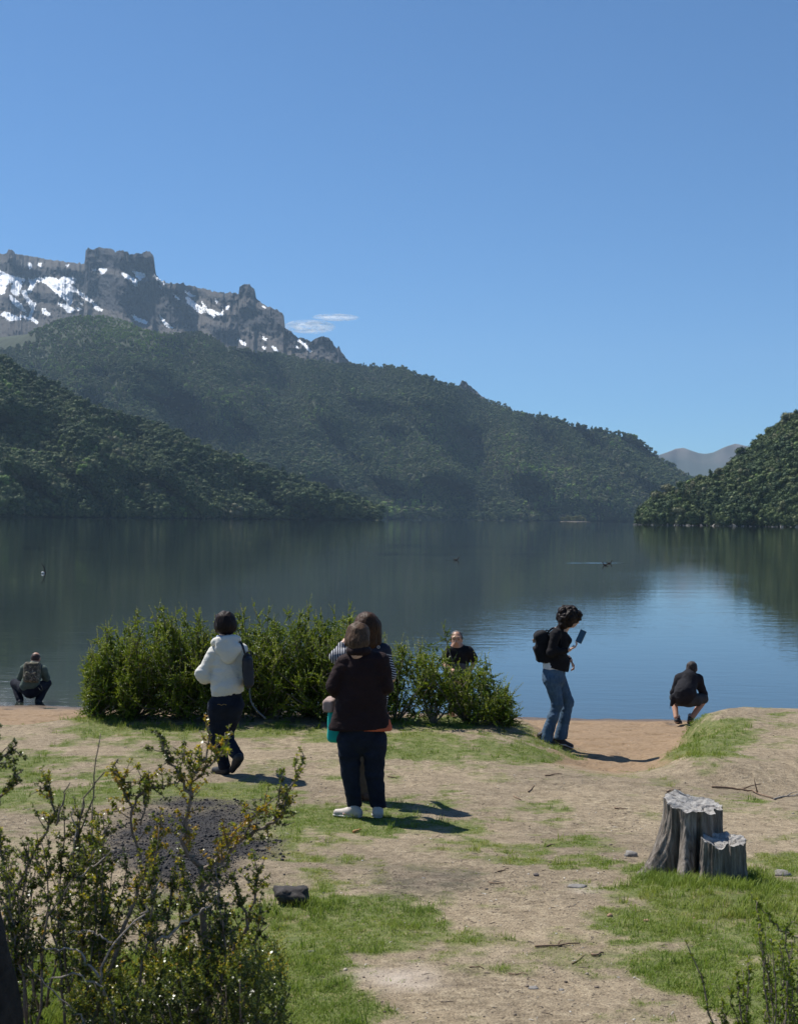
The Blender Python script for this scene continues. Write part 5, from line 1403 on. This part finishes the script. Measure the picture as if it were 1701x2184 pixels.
ring = [f(765 + 19 * math.cos(a), 1388 - 1.5 * math.sin(a), -.01 + .09 * math.sin(a)) for a in np.linspace(0, 2 * np.pi, 13)]
f.make('collar', [('c', ring[i], ring[i + 1], .032, .032) for i in range(12)], JK, h=.008, k=.02)
f.make('shirt', [f.c((772, 1515), (776, 1555), .205, .236, .62)], cloth_mat('orange_shirt', (.50, .12, .06)), h=.010, k=.02, cuts=[f.hem((700, 1548), (840, 1558))])
f.make('hair', [('e', hc + K @ np.array([0, -.014, .03]), np.array([.100, .112, .104]), K), ('e', hc + K @ np.array([0, -.055, -.045]), np.array([.100, .075, .085]), K), ('c', hc + K @ np.array([0, -.07, -.06]), hc + K @ np.array([0, -.06, -.12]), .06, .055), ('c', hc + K @ np.array([-.078, .015, .0]), hc + K @ np.array([-.085, .02, -.05]), .028, .022)],
       hair_mat('light_brown_hair', (.018, .010, .007), (.14, .080, .045)), h=.007, k=.028, noise=(.009, (26, 26, 8), 53), noise2=(.005, (64, 64, 14), 54), cuts=[f.hem((700, 1393), (840, 1393))])
f.make('jeans', [f.c((771, 1545), (770, 1568), .168, .168, .78), f.c((745, 1578), (747, 1650), .108, .078), f.c((747, 1650), (756, 1719), .077, .062), f.c((798, 1578), (798, 1650), .108, .080), f.c((798, 1650), (806, 1720), .079, .066)], NAVY, h=.0085, k=.014,
       cuts=[f.hem((700, 1719.5), (840, 1721.5))], noise=(.008, (9, 9, 24), 55), noise2=(.004, (20, 20, 40), 56))
WHITE = simple_mat('white_leather', (.46, .40, .35), .55, .08, 40, .001, .4); REDS = cloth_mat('red_sock', (.22, .02, .025))
f.make('sock', [f.c((757, 1716), (760, 1734), .040, .040)], REDS, h=.008, k=.01); f.make('sock', [f.c((805, 1716), (806, 1734), .040, .040)], REDS, h=.008, k=.01)
hL, tL, hR, tR = set_on(f(769, 1741, -.05)), set_on(f(710, 1737, .03)), set_on(f(806, 1744, -.09)), set_on(f(803, 1738, .16))
PINK = simple_mat('coral_panel', (.72, .40, .32), .6, .1, 40, 0)
for hh, tt in ((hL, tL), (hR, tR)):
    o = f.make('shoe', shoe(hh, tt), WHITE, h=.0075, k=.025)
    V, Fc = blob(sole_prims(hh, tt), .007, .02); part('sole', V, Fc, SOLE, o)
    d = (tt - hh); s_ = np.cross(d, [0, 0, 1.0]); s_ /= np.linalg.norm(s_); cdir = CT - hh; s_ = s_ if s_ @ cdir > 0 else -s_
    V, Fc = blob([('c', hh + d * .35 + s_ * .034 + np.array([0, 0, .035]), hh + d * .55 + s_ * .034 + np.array([0, 0, .032]), .014, .012)], .005, .01); part('side_panel', V, Fc, PINK, o)
bp = thing('beige_pouch', f(702, 1514, .18), 'small beige pouch hanging beside the brown jacket sleeve', 'bag')
bpart(bp, 'pouch', [('b', f(704, 1502, .16), np.array([.05, .09, .055]), .03, rot_cols((.2, 1, .1))), ('c', f(700, 1509, .16), f(707, 1511, .18), .028, .025)], cloth_mat('beige_leather', (.36, .27, .24)), h=.008, k=.02)
V, Fs = strap([f(706, 1492, .16), f(716, 1470, .20), f(730, 1440, .18), f(742, 1412, .10), f(752, 1400, .02)], .006); part('strap', V, Fs, cloth_mat('beige_strap', (.33, .25, .22)), bp)
bp = thing('teal_bag', f(708, 1586, .16), 'bright teal fabric bag showing below the brown jacket hem', 'bag')
bpart(bp, 'bag', [('b', f(714, 1548, .17), np.array([.062, .05, .135]), .035, rot_cols((.1, 1, 0))), ('c', f(708, 1574, .17), f(718, 1576, .17), .034, .03)], cloth_mat('teal_fabric', (.02, .42, .36), .1), h=.009, k=.02, noise=(.006, (12, 12, 8), 58))
V, Fs = strap([f(705, 1530, .17), f(708, 1505, .18), f(715, 1480, .20), f(736, 1478, .29)], .007); part('handle', V, Fs, cloth_mat('teal_strap', (.03, .36, .32)), bp)

# ------------------------------------------------ woman with the phone
f = Fig((1185, 1590), 'person in black top and flared blue jeans looking at a phone')
fw = np.array([.93, -.10, -.32]); K = rot_cols(fw, (.3, 0, 1)); hc = f(1217, 1318)
body = head_prims(hc, K, .98) + [f.c((1192, 1352), (1185, 1405), .10, .11), f.c((1180, 1430), (1182, 1440), .12, .12), f.c((1178, 1445, -.06), (1188, 1502, -.08), .08, .058), f.c((1188, 1502, -.08), (1160, 1578, -.10), .055, .04), f.c((1192, 1445, .08), (1212, 1498, .08), .08, .058), f.c((1212, 1498, .08), (1193, 1572, .08), .055, .04),
       f.c((1186, 1358, -.14), (1174, 1393, -.20), .034, .034), f.c((1174, 1393, -.20), (1211, 1386.5, -.20), .038, .027), f.c((1195, 1358, .13), (1198, 1400, .20), .034, .034), f.c((1198, 1400, .20), (1216, 1408, .18), .036, .027)]
hw = hand(f(1213, 1386, -.20), np.array([.80, -.05, .42]), np.array([-.35, .15, .9]), np.array([-.2, .9, .5]), 1.0, .55)
hw2 = hand(f(1216, 1408, .18), np.array([.5, -.1, -.85]), np.array([-.8, 0, -.5]), np.array([.5, -.8, 0]), .98, .6)
f.make('body', body, SKIN, [hw, hw2], h=.0085, k=.028)
BT = cloth_mat('black_knit', (.011, .010, .012), .25, .9, 50, .001, .008)
top = [f.c((1190, 1362), (1184, 1400), .135, .135), f.c((1184, 1400), (1182, 1424), .138, .150), f.c((1207, 1366), (1200, 1372), .07, .09), f.c((1185, 1352, -.13), (1196, 1352, .13), .068, .068), f.c((1196, 1340), (1192, 1360), .062, .09), f.c((1198, 1415), (1195, 1424), .10, .11),
       f.c((1184, 1354, -.15), (1174, 1392, -.20), .062, .058), f.c((1174, 1392, -.20), (1207, 1387, -.20), .054, .040), f.c((1196, 1354, .14), (1199, 1400, .20), .060, .052), f.c((1199, 1400, .20), (1212, 1406, .19), .048, .038)]
f.make('top', top, BT, h=.0085, k=.03, cuts=[f.hem((1150, 1416), (1212, 1434))], noise=(.008, (12, 12, 18), 61), noise2=(.004, (26, 26, 36), 62))
f.make('undershirt', [f.c((1182, 1410), (1181, 1420), .140, .1475)], cloth_mat('white_cotton', (.7, .68, .68), .05), h=.0085, k=.02, cuts=[f.hem((1150, 1424), (1212, 1436))])
m = NT('faded_denim'); c = m.coord(); n = m.noise(5, 4, .6, c); n2 = m.noise(1.0, 4, .6, m.mapv(c, (40, 40, 12)))
m.set(col=m.mix(.35, m.ramp(n, [(.3, (.022, .045, .085)), (.65, (.085, .145, .22))]), m.ramp(n2, [(.3, (.02, .04, .075)), (.7, (.11, .175, .25))])), rough=.9, spec=.2, nrm=m.bump(m.noise(18, 3, .5, c), .006, .8, m.bump(m.noise(300, 2, .5, c), .0006)))
f.make('jeans', [f.c((1181, 1424), (1180, 1446), .140, .150), f.c((1176, 1450, -.07), (1188, 1502, -.08), .105, .072), f.c((1188, 1502, -.08), (1178, 1530, -.09), .072, .068), f.c((1178, 1530, -.09), (1162, 1580, -.10), .068, .088), f.c((1190, 1450, .07), (1211, 1497, .08), .105, .072), f.c((1211, 1497, .08), (1204, 1530, .08), .072, .068), f.c((1204, 1530, .08), (1194, 1575, .08), .068, .086)],
       m.m, h=.0085, k=.026, cuts=[f.hem((1140, 1580), (1225, 1577))], noise=(.007, (10, 10, 22), 63), noise2=(.004, (24, 24, 44), 64))
for (a, b, dy) in (((1147, 1584), (1187, 1596), -.10), ((1178, 1576), (1224, 1585), .08)):
    hh, tt = set_on(f(*a, dy)), set_on(f(*b, dy)); o = f.make('shoe', shoe(hh, tt), BLACKSHOE, h=.0075, k=.025); V, Fc = blob(sole_prims(hh, tt), .007, .02); part('sole', V, Fc, SOLE, o)
rr_ = np.random.default_rng(5); curls = []
for q in range(170):
    d = rr_.normal(size=3); d /= np.linalg.norm(d); d[1] = min(d[1], .30); p0 = np.array([.130, .140, .125]) * d * rr_.uniform(.90, 1.02) + np.array([0, -.038, .012]); curls.append(('e', hc + K @ p0, np.full(3, rr_.uniform(.016, .028))))
f.make('hair', [('e', hc + K @ np.array([0, -.030, .022]), np.array([.130, .138, .124]), K), ('c', hc + K @ np.array([-.06, -.08, -.03]), hc + K @ np.array([-.075, -.07, -.11]), .08, .06), ('c', hc + K @ np.array([.06, -.08, -.03]), hc + K @ np.array([.075, -.07, -.11]), .08, .06), ('c', hc + K @ np.array([.085, .015, .0]), hc + K @ np.array([.085, .01, -.08]), .04, .035), ('c', hc + K @ np.array([-.05, .075, .085]), hc + K @ np.array([.05, .075, .085]), .035, .035), ('c', hc + K @ np.array([.03, .1, .07]), hc + K @ np.array([.05, .105, .03]), .026, .02)] + curls,
       hair_mat('black_curly_hair', (.005, .004, .004), (.026, .015, .012)), h=.006, k=.03, noise=(.014, (34, 34, 34), 65), noise2=(.005, (90, 90, 90), 66))
V, Fs = strap([f(1208, 1385 + 4.6 * math.sin(a), -.20 + .030 * math.cos(a)) for a in np.linspace(0, 6.283, 14)], .006); part('wristband', V, Fs, BLACKC, f.root)
ph = thing('smartphone', f(1231, 1371, -.20), 'dark smartphone held up in one hand', 'phone')
pc = [f(1238.5, 1342, -.205), f(1250.5, 1347.5, -.205), f(1237.5, 1373, -.205), f(1226, 1368, -.205)]
u_ = pc[1] - pc[0]; v_ = pc[3] - pc[0]; u_[1] -= .03; nn_ = np.cross(u_, v_); nn_ /= np.linalg.norm(nn_); cc = np.mean(pc, 0)
Rp = np.stack([u_ / np.linalg.norm(u_), nn_, np.cross(u_ / np.linalg.norm(u_), nn_)], 1); hp = np.array([np.linalg.norm(u_) / 2, .005, np.linalg.norm(v_) / 2])
bpart(ph, 'case', [('b', cc, hp, .0048, Rp)], simple_mat('phone_case', (.030, .045, .065), .4, .1, 30, 0, .5), h=.0035, k=.002)
sg = 1 if (CT - cc) @ nn_ > 0 else -1
bpart(ph, 'screen', [('b', cc + nn_ * sg * .0032, hp * np.array([.9, .6, .92]), .002, Rp)], simple_mat('phone_screen', (.02, .05, .085), .12, .05, 30, 0, .6), h=.0030, k=.001)
bp = thing('backpack', f(1152, 1419, 0), 'black backpack worn by the person looking at a phone', 'backpack')
Rb = rot_cols((.98, 0, .28), (-.28, 0, .98))
bpart(bp, 'bag', [('b', f(1157, 1381), np.array([.135, .075, .195]), .045, Rb), ('b', f(1157, 1362), np.array([.125, .072, .10]), .04, Rb), ('b', f(1149, 1394), np.array([.11, .055, .10]), .025, Rb)], BLACKC, h=.008, k=.045, noise=(.008, (14, 14, 14), 67))
V, Fs = strap([f(1160, 1352), f(1163, 1344), f(1168, 1344), f(1170, 1352)], .008); part('carry_handle', V, Fs, BLACKC, bp)
for dy in (-.10, .10):
    V, Fs = strap([f(1166, 1350, dy * .7), f(1178, 1338, dy), f(1192, 1346, dy * 1.2), f(1196, 1372, dy * 1.45), f(1180, 1402, dy * 1.5), f(1164, 1408, dy * .9)], .012); part('shoulder_strap', V, Fs, BLACKC, bp)
bpart(bp, 'buckle', [('b', f(1137, 1367, -.06), np.array([.014, .012, .026]), .006, rot_cols((1, 0, .3)))], simple_mat('bronze_buckle', (.30, .20, .12), .45, .2, 40, 0), h=.005, k=.004)
V, Fs = strap([f(1146, 1352, -.06), f(1140, 1357, -.06), f(1137, 1365, -.06)], .007); part('side_strap', V, Fs, BLACKC, bp)

# ------------------------------------------------ man behind the open shrub
f = Fig((978, 1560), 'person in black t-shirt standing on the beach behind the spiky shrub', Yfix=19.2)
gz = f.foot[2]; K = rot_cols((-.08, -1, -.05)); hc = f(973, 1364)
def fz(px, z, dy=0): p = f(px, 1400, dy); p[2] = z; return p
kn, an = gz + .50, gz + .06
body = head_prims(hc, K, 1.02) + [f.c((975, 1386), (978, 1440), .12, .12, .75), f.c((978, 1450), (978, 1462), .13, .13), ('c', fz(968, gz + .86), fz(965, kn), .085, .06), ('c', fz(965, kn), fz(964, an), .055, .042), ('c', fz(990, gz + .86), fz(992, kn), .085, .06), ('c', fz(992, kn), fz(993, an), .055, .042),
       f.c((959, 1388), (947, 1412, -.02), .052, .044), f.c((947, 1412, -.02), (957, 1428, -.22), .042, .03), f.c((1000, 1390), (1011, 1410, .04), .052, .044), f.c((1011, 1410, .04), (1004, 1425, -.04), .042, .032)]
hw = hand(f(957, 1428, -.22), np.array([.5, -.8, -.1]), np.array([.3, .2, -1.0]), np.array([.5, 0, .8]), 1.05); hw2 = hand(f(1004, 1425, -.04), np.array([-.7, -.2, -.6]), np.array([-.6, .6, .2]), np.array([0, -1.0, .2]), 1.05)
f.make('body', body, SKIN_TAN, [hw, hw2], h=.009, k=.03); face_bits(f, hc, K, 1.02)
f.make('t_shirt', [f.c((976, 1396), (978, 1440), .165, .155, .7), f.c((962, 1388), (998, 1389), .075, .075), f.c((960, 1389), (950, 1405, -.01), .080, .076), f.c((999, 1390), (1008, 1404, .03), .080, .076), f.c((978, 1440), (978, 1476), .158, .160, .75)], BLACKC, h=.010, k=.03, cuts=[f.hem((930, 1478), (1030, 1478)), f.hem((900, 1350), (1100, 1350), True)], noise=(.008, (10, 10, 18), 71))
f.make('hair', [('e', hc + K @ np.array([0, -.034, .050]), np.array([.088, .096, .082]), K), ('e', hc + K @ np.array([0, -.055, .0]), np.array([.090, .06, .07]), K), ('c', hc + K @ np.array([-.076, .01, .03]), hc + K @ np.array([-.078, .0, -.01]), .016, .012), ('c', hc + K @ np.array([.076, .01, .03]), hc + K @ np.array([.078, .0, -.01]), .016, .012)], hair_mat('grey_hair', (.025, .022, .020), (.17, .16, .15)), h=.007, k=.02, noise=(.006, (40, 40, 40), 72))
f.make('shorts', [('c', fz(978, gz + .86), fz(978, gz + .95), .165, .16, (Yax, .78)), ('c', fz(968, gz + .86), fz(965, gz + .5), .11, .09), ('c', fz(990, gz + .86), fz(992, gz + .5), .11, .09)], cloth_mat('grey_shorts', (.08, .08, .085)), h=.011, k=.03)
for x_ in (964, 993):
    f.make('shoe', shoe(set_on(f(x_, 1500, .08)), set_on(f(x_, 1500, -.18))), BLACKSHOE, h=.009, k=.025)

# ------------------------------------------------ man crouching at the water on the right
f = Fig((1460, 1546), 'person in black jacket and shorts crouching on the sand at the water')
K = rot_cols((.45, .85, -.25), (0, .2, 1)); hc = f(1475, 1427, .18)
body = head_prims(hc, K, .98) + [f.c((1467, 1445, .10), (1463, 1480, -.02), .12, .13), f.c((1463, 1482), (1465, 1488), .12, .12), f.c((1452, 1490, -.02), (1436, 1486, .32), .085, .06), f.c((1436, 1488, .26), (1441, 1530, -.0), .058, .040), f.c((1478, 1490, -.02), (1500, 1490, .22), .085, .062), f.c((1500, 1492, .18), (1474, 1531, .0), .060, .040),
       f.c((1448, 1446, .12), (1438, 1478, .22), .05, .045), f.c((1438, 1478, .22), (1455, 1488, .45), .04, .03), f.c((1488, 1448, .12), (1501, 1482, .18), .05, .045), f.c((1501, 1482, .18), (1490, 1492, .42), .04, .03)]
hw = hand(f(1456, 1488, .46), np.array([.3, .9, -.4]), np.array([0, -.3, -1.0]), np.array([.8, 0, .4])); hw2 = hand(f(1489, 1492, .43), np.array([-.3, .9, -.4]), np.array([0, -.3, -1.0]), np.array([-.8, 0, .4]))
f.make('body', body, SKIN_TAN, [hw, hw2], h=.009, k=.03)
CH = cloth_mat('charcoal_jersey', (.016, .016, .020), .2, .9, 40, .001, .006)
f.make('jacket', [f.c((1468, 1448, .10), (1460, 1478, -.04), .150, .172), f.c((1460, 1476, -.04), (1456, 1484, -.05), .172, .158), f.c((1450, 1447, .11), (1486, 1449, .11), .085, .085), f.c((1449, 1448, .11), (1437, 1478, .20), .085, .070), f.c((1437, 1478, .20), (1454, 1488, .42), .060, .045), f.c((1487, 1449, .11), (1499, 1480, .17), .085, .068), f.c((1499, 1480, .17), (1490, 1491, .38), .058, .045), f.c((1436, 1485, -.04), (1431, 1503, -.04), .05, .032), f.c((1468, 1434, .13), (1470, 1440, .12), .065, .08)],
       CH, h=.0095, k=.035, noise=(.010, (9, 9, 14), 81), noise2=(.004, (22, 22, 30), 82))
f.make('shorts', [f.c((1466, 1486), (1468, 1490), .135, .135), f.c((1450, 1491), (1437, 1488, .22), .095, .080), f.c((1482, 1491), (1499, 1490, .14), .095, .082), f.c((1446, 1499, -.03), (1488, 1499, -.03), .055, .055)], cloth_mat('dark_grey_shorts', (.045, .047, .048), .2), h=.0095, k=.03, noise=(.008, (10, 10, 14), 83))
f.make('hair', [('e', hc + K @ np.array([0, -.022, .035]), np.array([.090, .100, .092]), K), ('e', hc + K @ np.array([0, -.05, -.015]), np.array([.088, .062, .07]), K)], hair_mat('grey_brown_hair', (.018, .015, .013), (.09, .075, .068)), h=.007, k=.02, noise=(.007, (34, 34, 20), 84))
for a, b in (((1441, 1537, -.05), (1451, 1545, .14)), ((1473, 1540, -.05), (1468, 1546, .14))):
    tt = set_on(f(*b)); hh = f(*a); hh[2] = ground_z(hh[0], hh[1]) + .06
    up = np.cross(np.cross(tt - hh, [0, 0, 1.0]), tt - hh); up /= np.linalg.norm(up); up = up if up[2] > 0 else -up
    o = f.make('shoe', shoe(hh, tt, upn=up), BLACKSHOE, h=.008, k=.025); V, Fc = blob(sole_prims(hh, tt, up), .0075, .02); part('sole', V, Fc, simple_mat('tan_sole', (.42, .27, .18), .7, .1, 40, 0), o)
    f.make('sock', [('c', hh + up * .05 + (tt - hh) * .22, hh + up * .11 + (tt - hh) * .26, .036, .038)], cloth_mat('grey_sock', (.25, .24, .24)), h=.008, k=.01)
V, Fs = strap([f(1430, 1496, -.05), f(1428, 1504, -.05), f(1427.5, 1512, -.05)], .004); part('dangling_cord', V, Fs, BLACKC, f.root)

# ------------------------------------------------ man crouching at the water on the left
f = Fig((62, 1502), 'person in green shirt crouching at the lake edge with a camouflage backpack')
K = rot_cols((.15, .9, -.45), (0, .4, 1)); hc = f(77, 1406, .18)
body = head_prims(hc, K, .98) + [f.c((72, 1424, .10), (66, 1455, -.02), .12, .13), f.c((66, 1462), (66, 1470), .13, .13), f.c((54, 1468), (31, 1456, .30), .085, .06), f.c((31, 1456, .30), (43, 1493, .05), .056, .042), f.c((78, 1468), (102, 1456, .30), .085, .06), f.c((102, 1456, .30), (83, 1494, .05), .056, .042),
       f.c((51, 1426, .12), (44, 1448, .24), .05, .045), f.c((44, 1448, .24), (58, 1462, .46), .04, .03), f.c((93, 1428, .12), (100, 1448, .22), .05, .045), f.c((100, 1448, .22), (88, 1462, .46), .04, .03)]
hw = hand(f(58, 1462, .46), np.array([.3, .9, -.4]), np.array([0, -.3, -1.0]), np.array([.8, 0, .4])); hw2 = hand(f(88, 1462, .46), np.array([-.3, .9, -.4]), np.array([0, -.3, -1.0]), np.array([-.8, 0, .4]))
f.make('body', body, SKIN_TAN, [hw, hw2], h=.0095, k=.03)
f.make('shirt', [f.c((72, 1427, .10), (66, 1455, -.03), .150, .160), f.c((54, 1426, .11), (91, 1428, .11), .080, .080), f.c((53, 1427, .11), (45, 1446, .22), .080, .068), f.c((45, 1446, .22), (56, 1460, .42), .056, .045), f.c((92, 1429, .11), (99, 1446, .20), .080, .068), f.c((99, 1446, .20), (89, 1460, .42), .056, .045), f.c((62, 1456, -.05), (56, 1462, -.05), .12, .11)],
       cloth_mat('green_shirt', (.085, .115, .095), .2), h=.0095, k=.035, noise=(.009, (10, 10, 14), 91))
f.make('trousers', [f.c((66, 1464), (66, 1472), .15, .15), f.c((53, 1468), (32, 1457, .28), .105, .078), f.c((32, 1457, .28), (43, 1492, .05), .076, .066), f.c((79, 1468), (101, 1457, .28), .105, .078), f.c((101, 1457, .28), (83, 1493, .05), .076, .066)], cloth_mat('dark_trousers', (.011, .013, .022), .25), h=.0095, k=.03, noise=(.008, (10, 10, 16), 92))
f.make('hair', [('e', hc + K @ np.array([0, -.016, .018]), np.array([.083, .098, .090]), K)], hair_mat('cropped_hair', (.03, .02, .018), (.09, .06, .05)), h=.007, k=.02, noise=(.003, (50, 50, 50), 93))
for a, b in (((44, 1497, -.02), (38, 1499, .20)), ((80, 1499, -.02), (90, 1500, .20))):
    f.make('shoe', shoe(set_on(f(*a)), set_on(f(*b))), BLACKSHOE, h=.0085, k=.025)
m = NT('camouflage'); c = m.coord(); n = m.noise(22, 2, .5, c); n2 = m.noise(30, 2, .5, c, 1.0)
col = m.mix(m.ramp(n2, [(.50, (0, 0, 0)), (.54, (1, 1, 1))]), m.ramp(n, [(.42, (.05, .055, .03)), (.46, (.14, .12, .075)), (.58, (.13, .115, .075)), (.61, (.28, .25, .18))]), (.05, .045, .035))
m.set(col=col, rough=.9, nrm=m.bump(n, .006))
bp = thing('backpack', f(66, 1458, -.12), 'camouflage backpack worn by the person crouching at the lake edge', 'backpack')
Rb = rot_cols((0, 1, -.30), (0, .3, 1))
bpart(bp, 'bag', [('b', f(68, 1434, -.10), np.array([.145, .085, .185]), .06, Rb), ('b', f(67, 1444, -.18), np.array([.115, .05, .095]), .04, Rb)], m.m, h=.0095, k=.02, noise=(.008, (14, 14, 14), 94))
for s_ in (-1, 1):
    V, Fs = strap([f(68 + 10 * s_, 1414, -.02), f(71 + 14 * s_, 1413, .10), f(72 + 20 * s_, 1424, .20), f(69 + 19 * s_, 1446, .12), f(67 + 15 * s_, 1454, -.04)], .013); part('shoulder_strap', V, Fs, m.m, bp)
V, Fs = strap([f(80, 1455, -.12), f(88, 1462, -.12), f(92, 1470, -.12), f(88, 1474, -.12), f(82, 1466, -.12)], .007); part('loose_strap', V, Fs, m.m, bp)
# ================================================================== ON THE LAKE
def lake_pt(px, py):
    d = rays(px, py); return CT + d * (-CAM_Z / d[2])
DUCK = simple_mat('duck_feather', (.045, .035, .03), .7, .4, 30, 0)
def duck(px, py, face, label):
    P = lake_pt(px, py); s = face; z_ = .8
    pr = [('e', P + np.array([0, 0, .05]), np.array([.15, .075, .06])), ('c', P + np.array([s * .15, 0, .09]), P + np.array([s * .19, 0, .20]), .04, .032), ('e', P + np.array([s * .21, 0, .23]), np.array([.055, .04, .04])), ('c', P + np.array([-s * .17, 0, .07]), P + np.array([-s * .26, 0, .12]), .035, .012)]
    root = thing('duck', P, label, 'duck', 'ducks on the lake')
    V, Fc = blob(pr, .016, .03); part('body', V, Fc, DUCK, root)
    V, Fs = tube(np.array([P + np.array([s * .25, 0, .23]), P + np.array([s * .285, 0, .222]), P + np.array([s * .31, 0, .22])]), [.016, .013, .006], 6); part('bill', V, Fs, simple_mat('duck_bill', (.20, .14, .05), .5, .2, 30, 0), root)
    return P
d1 = duck(972, 1195, 1, 'lone small dark duck swimming out on the lake')
d2 = duck(1298, 1202, 1, 'rear duck of the pair drawing a ripple trail')
d3 = duck(1290, 1206, -1, 'front duck of the pair drawing a ripple trail')
def wake(px0, px1, py, amp, label):
    A, B_ = lake_pt(px0, py), lake_pt(px1, py); n, k = 120, 26
    u = np.linspace(0, 1, n); v = np.linspace(-1, 1, k); U, Vv = np.meshgrid(u, v)
    w = .9
    X = A[0] + (B_[0] - A[0]) * U; Yy = A[1] + (B_[1] - A[1]) * U + w * Vv
    env = np.sin(np.pi * U) ** .6 * (1 - np.abs(Vv)) 
    Z = .004 + amp * env * (1 + np.sin(Vv * 9 + 2.5 * np.sin(U * 9))) * (.6 + .4 * vnoise(p3(X * 1.3, Yy * 2), 7))
    o = link('wake', new_mesh('wake', np.stack([X, Yy, Z], -1).reshape(-1, 3), grid_faces(k, n)), WMAT, sm=True); tag(o, label, 'ripples', kind='structure')
wake(1200, 1330, 1201, .012, 'bright ripple trail behind the pair of ducks')
wake(950, 974, 1195, .008, 'short ripple trail behind the lone duck')
P = lake_pt(95, 1223); SN = simple_mat('snag_wood', (.035, .028, .025), .8, .4, 20, .004)
q = lambda a, b, dy=0: at(a, b, P[1] + dy)
root = thing('snag', P, 'dark bent snag of driftwood poking out of the lake', 'driftwood')
V, Fs = strap([q(96, 1228), q(96.5, 1221), q(95.5, 1215), q(93.5, 1209), q(91, 1205), q(89.5, 1201)], np.linspace(.05, .02, 30)); part('branch', V, Fs, SN, root)
V, Fs = strap([q(94.5, 1211), q(96, 1206), q(96, 1203)], np.linspace(.02, .008, 15)); part('fork', V, Fs, SN, root)
V, Fc = blob([('e', q(91.5, 1221, -.1), np.array([.085, .06, .05])), ('c', q(92, 1222, -.1), q(96, 1222), .04, .03)], .012, .02); part('bleached_stub', V, Fc, simple_mat('bleached_wood', (.7, .68, .64), .7, .1, 20, 0), root)

# ---- islet with its low trees, pale far beach and shore rocks
P = lake_pt(1225, 1113.2); k = P[1] / F
rV, rF = rock_shape(900, ICO3, .25, .06)
o = link('islet', new_mesh('islet', rV * np.array([36 * k, 30 * k, 26 * k]), rF), simple_mat('islet_rock', (.15, .13, .10), .9, .4, .3, 0), loc=tuple(P + np.array([0, 0, .2])), sm=True)
tag(o, 'tiny low rocky islet far out on the lake', 'islet', kind='structure')
r = np.random.default_rng(77)
m = NT('islet_leaf'); c = m.coord(); m.set(col=m.ramp(m.noise(2.5, 3, .6, c), [(.3, (.10, .115, .05)), (.7, (.22, .21, .10))]), rough=.8, spec=.2)
for q_ in range(9):
    me = FAR_TREES[q_ % 5].data.copy(); me.materials.clear(); me.materials.append(m.m)
    x_ = (-28 + 56 * (q_ + .5) / 9 + r.normal(0, 1.5)) * k; hgt = r.uniform(11, 18) * k * (1 - .35 * abs(q_ - 4) / 4)
    o = link('islet_tree', me, None, loc=(P[0] + x_, P[1] + r.normal(0, 4), .3)); o.scale = (hgt * 1.1, hgt * 1.1, hgt); o.rotation_euler = (0, 0, r.uniform(0, 6.28))
    tag(o, 'low bushy tree growing on the tiny lake islet', 'tree', 'low trees on the islet')
def shore_strip(px0, px1, py, wid, mat, name, label):
    n = 60; t = np.linspace(0, 1, n); A = np.array([lake_pt(px0 + (px1 - px0) * q, py + (px1 - px0) * q * .0105) for q in t])
    up = wid * (.35 + .65 * np.clip(.5 + vnoise(p3(t * 12, t * 0), 5), 0, 1)) * np.sin(np.pi * t) ** .3
    rows = [A + np.array([0, -3, -1.5]), A + np.array([0, 0, .2]), A + np.stack([0 * t, 0 * t + 12, up], -1), A + np.stack([0 * t, 0 * t + 40, -1 + 0 * t], -1)]
    o = link(name, new_mesh(name, np.concatenate(rows), grid_faces(4, n)), mat, sm=True); tag(o, label, 'beach', kind='structure')
shore_strip(820, 900, 1108.0, 1.2, simple_mat('far_sand', (.42, .37, .30), .9, .3, .05, 0), 'far_beach', 'pale strip of beach below the far forest')
SR = simple_mat('shore_rock', (.24, .225, .20), .9, .35, .2, 0)
SSRC = [src('shore_rock_%d' % q_, *rock_shape(920 + q_, ICO1, .5), SR) for q_ in range(3)]
row = VD[1]; n = 150; kk = r.integers(0, 130, n); t = r.uniform(size=(n, 1)); Q = row[kk] * (1 - t) + row[kk + 1] * t
Q = Q * (1 - r.uniform(.001, .006, (n, 1))); Q[:, 2] = .15; sz = np.clip(r.lognormal(-.9, .6, n), .15, 1.2)
scatter('shore_rocks', Q, r.uniform(0, 6.28, (n, 3)), np.stack([sz * 2.2, sz, sz * .6], -1), r.integers(0, 3, n), SSRC, np.zeros(n), 'pale boulders along the foot of the steep wooded hill', 'rocks')
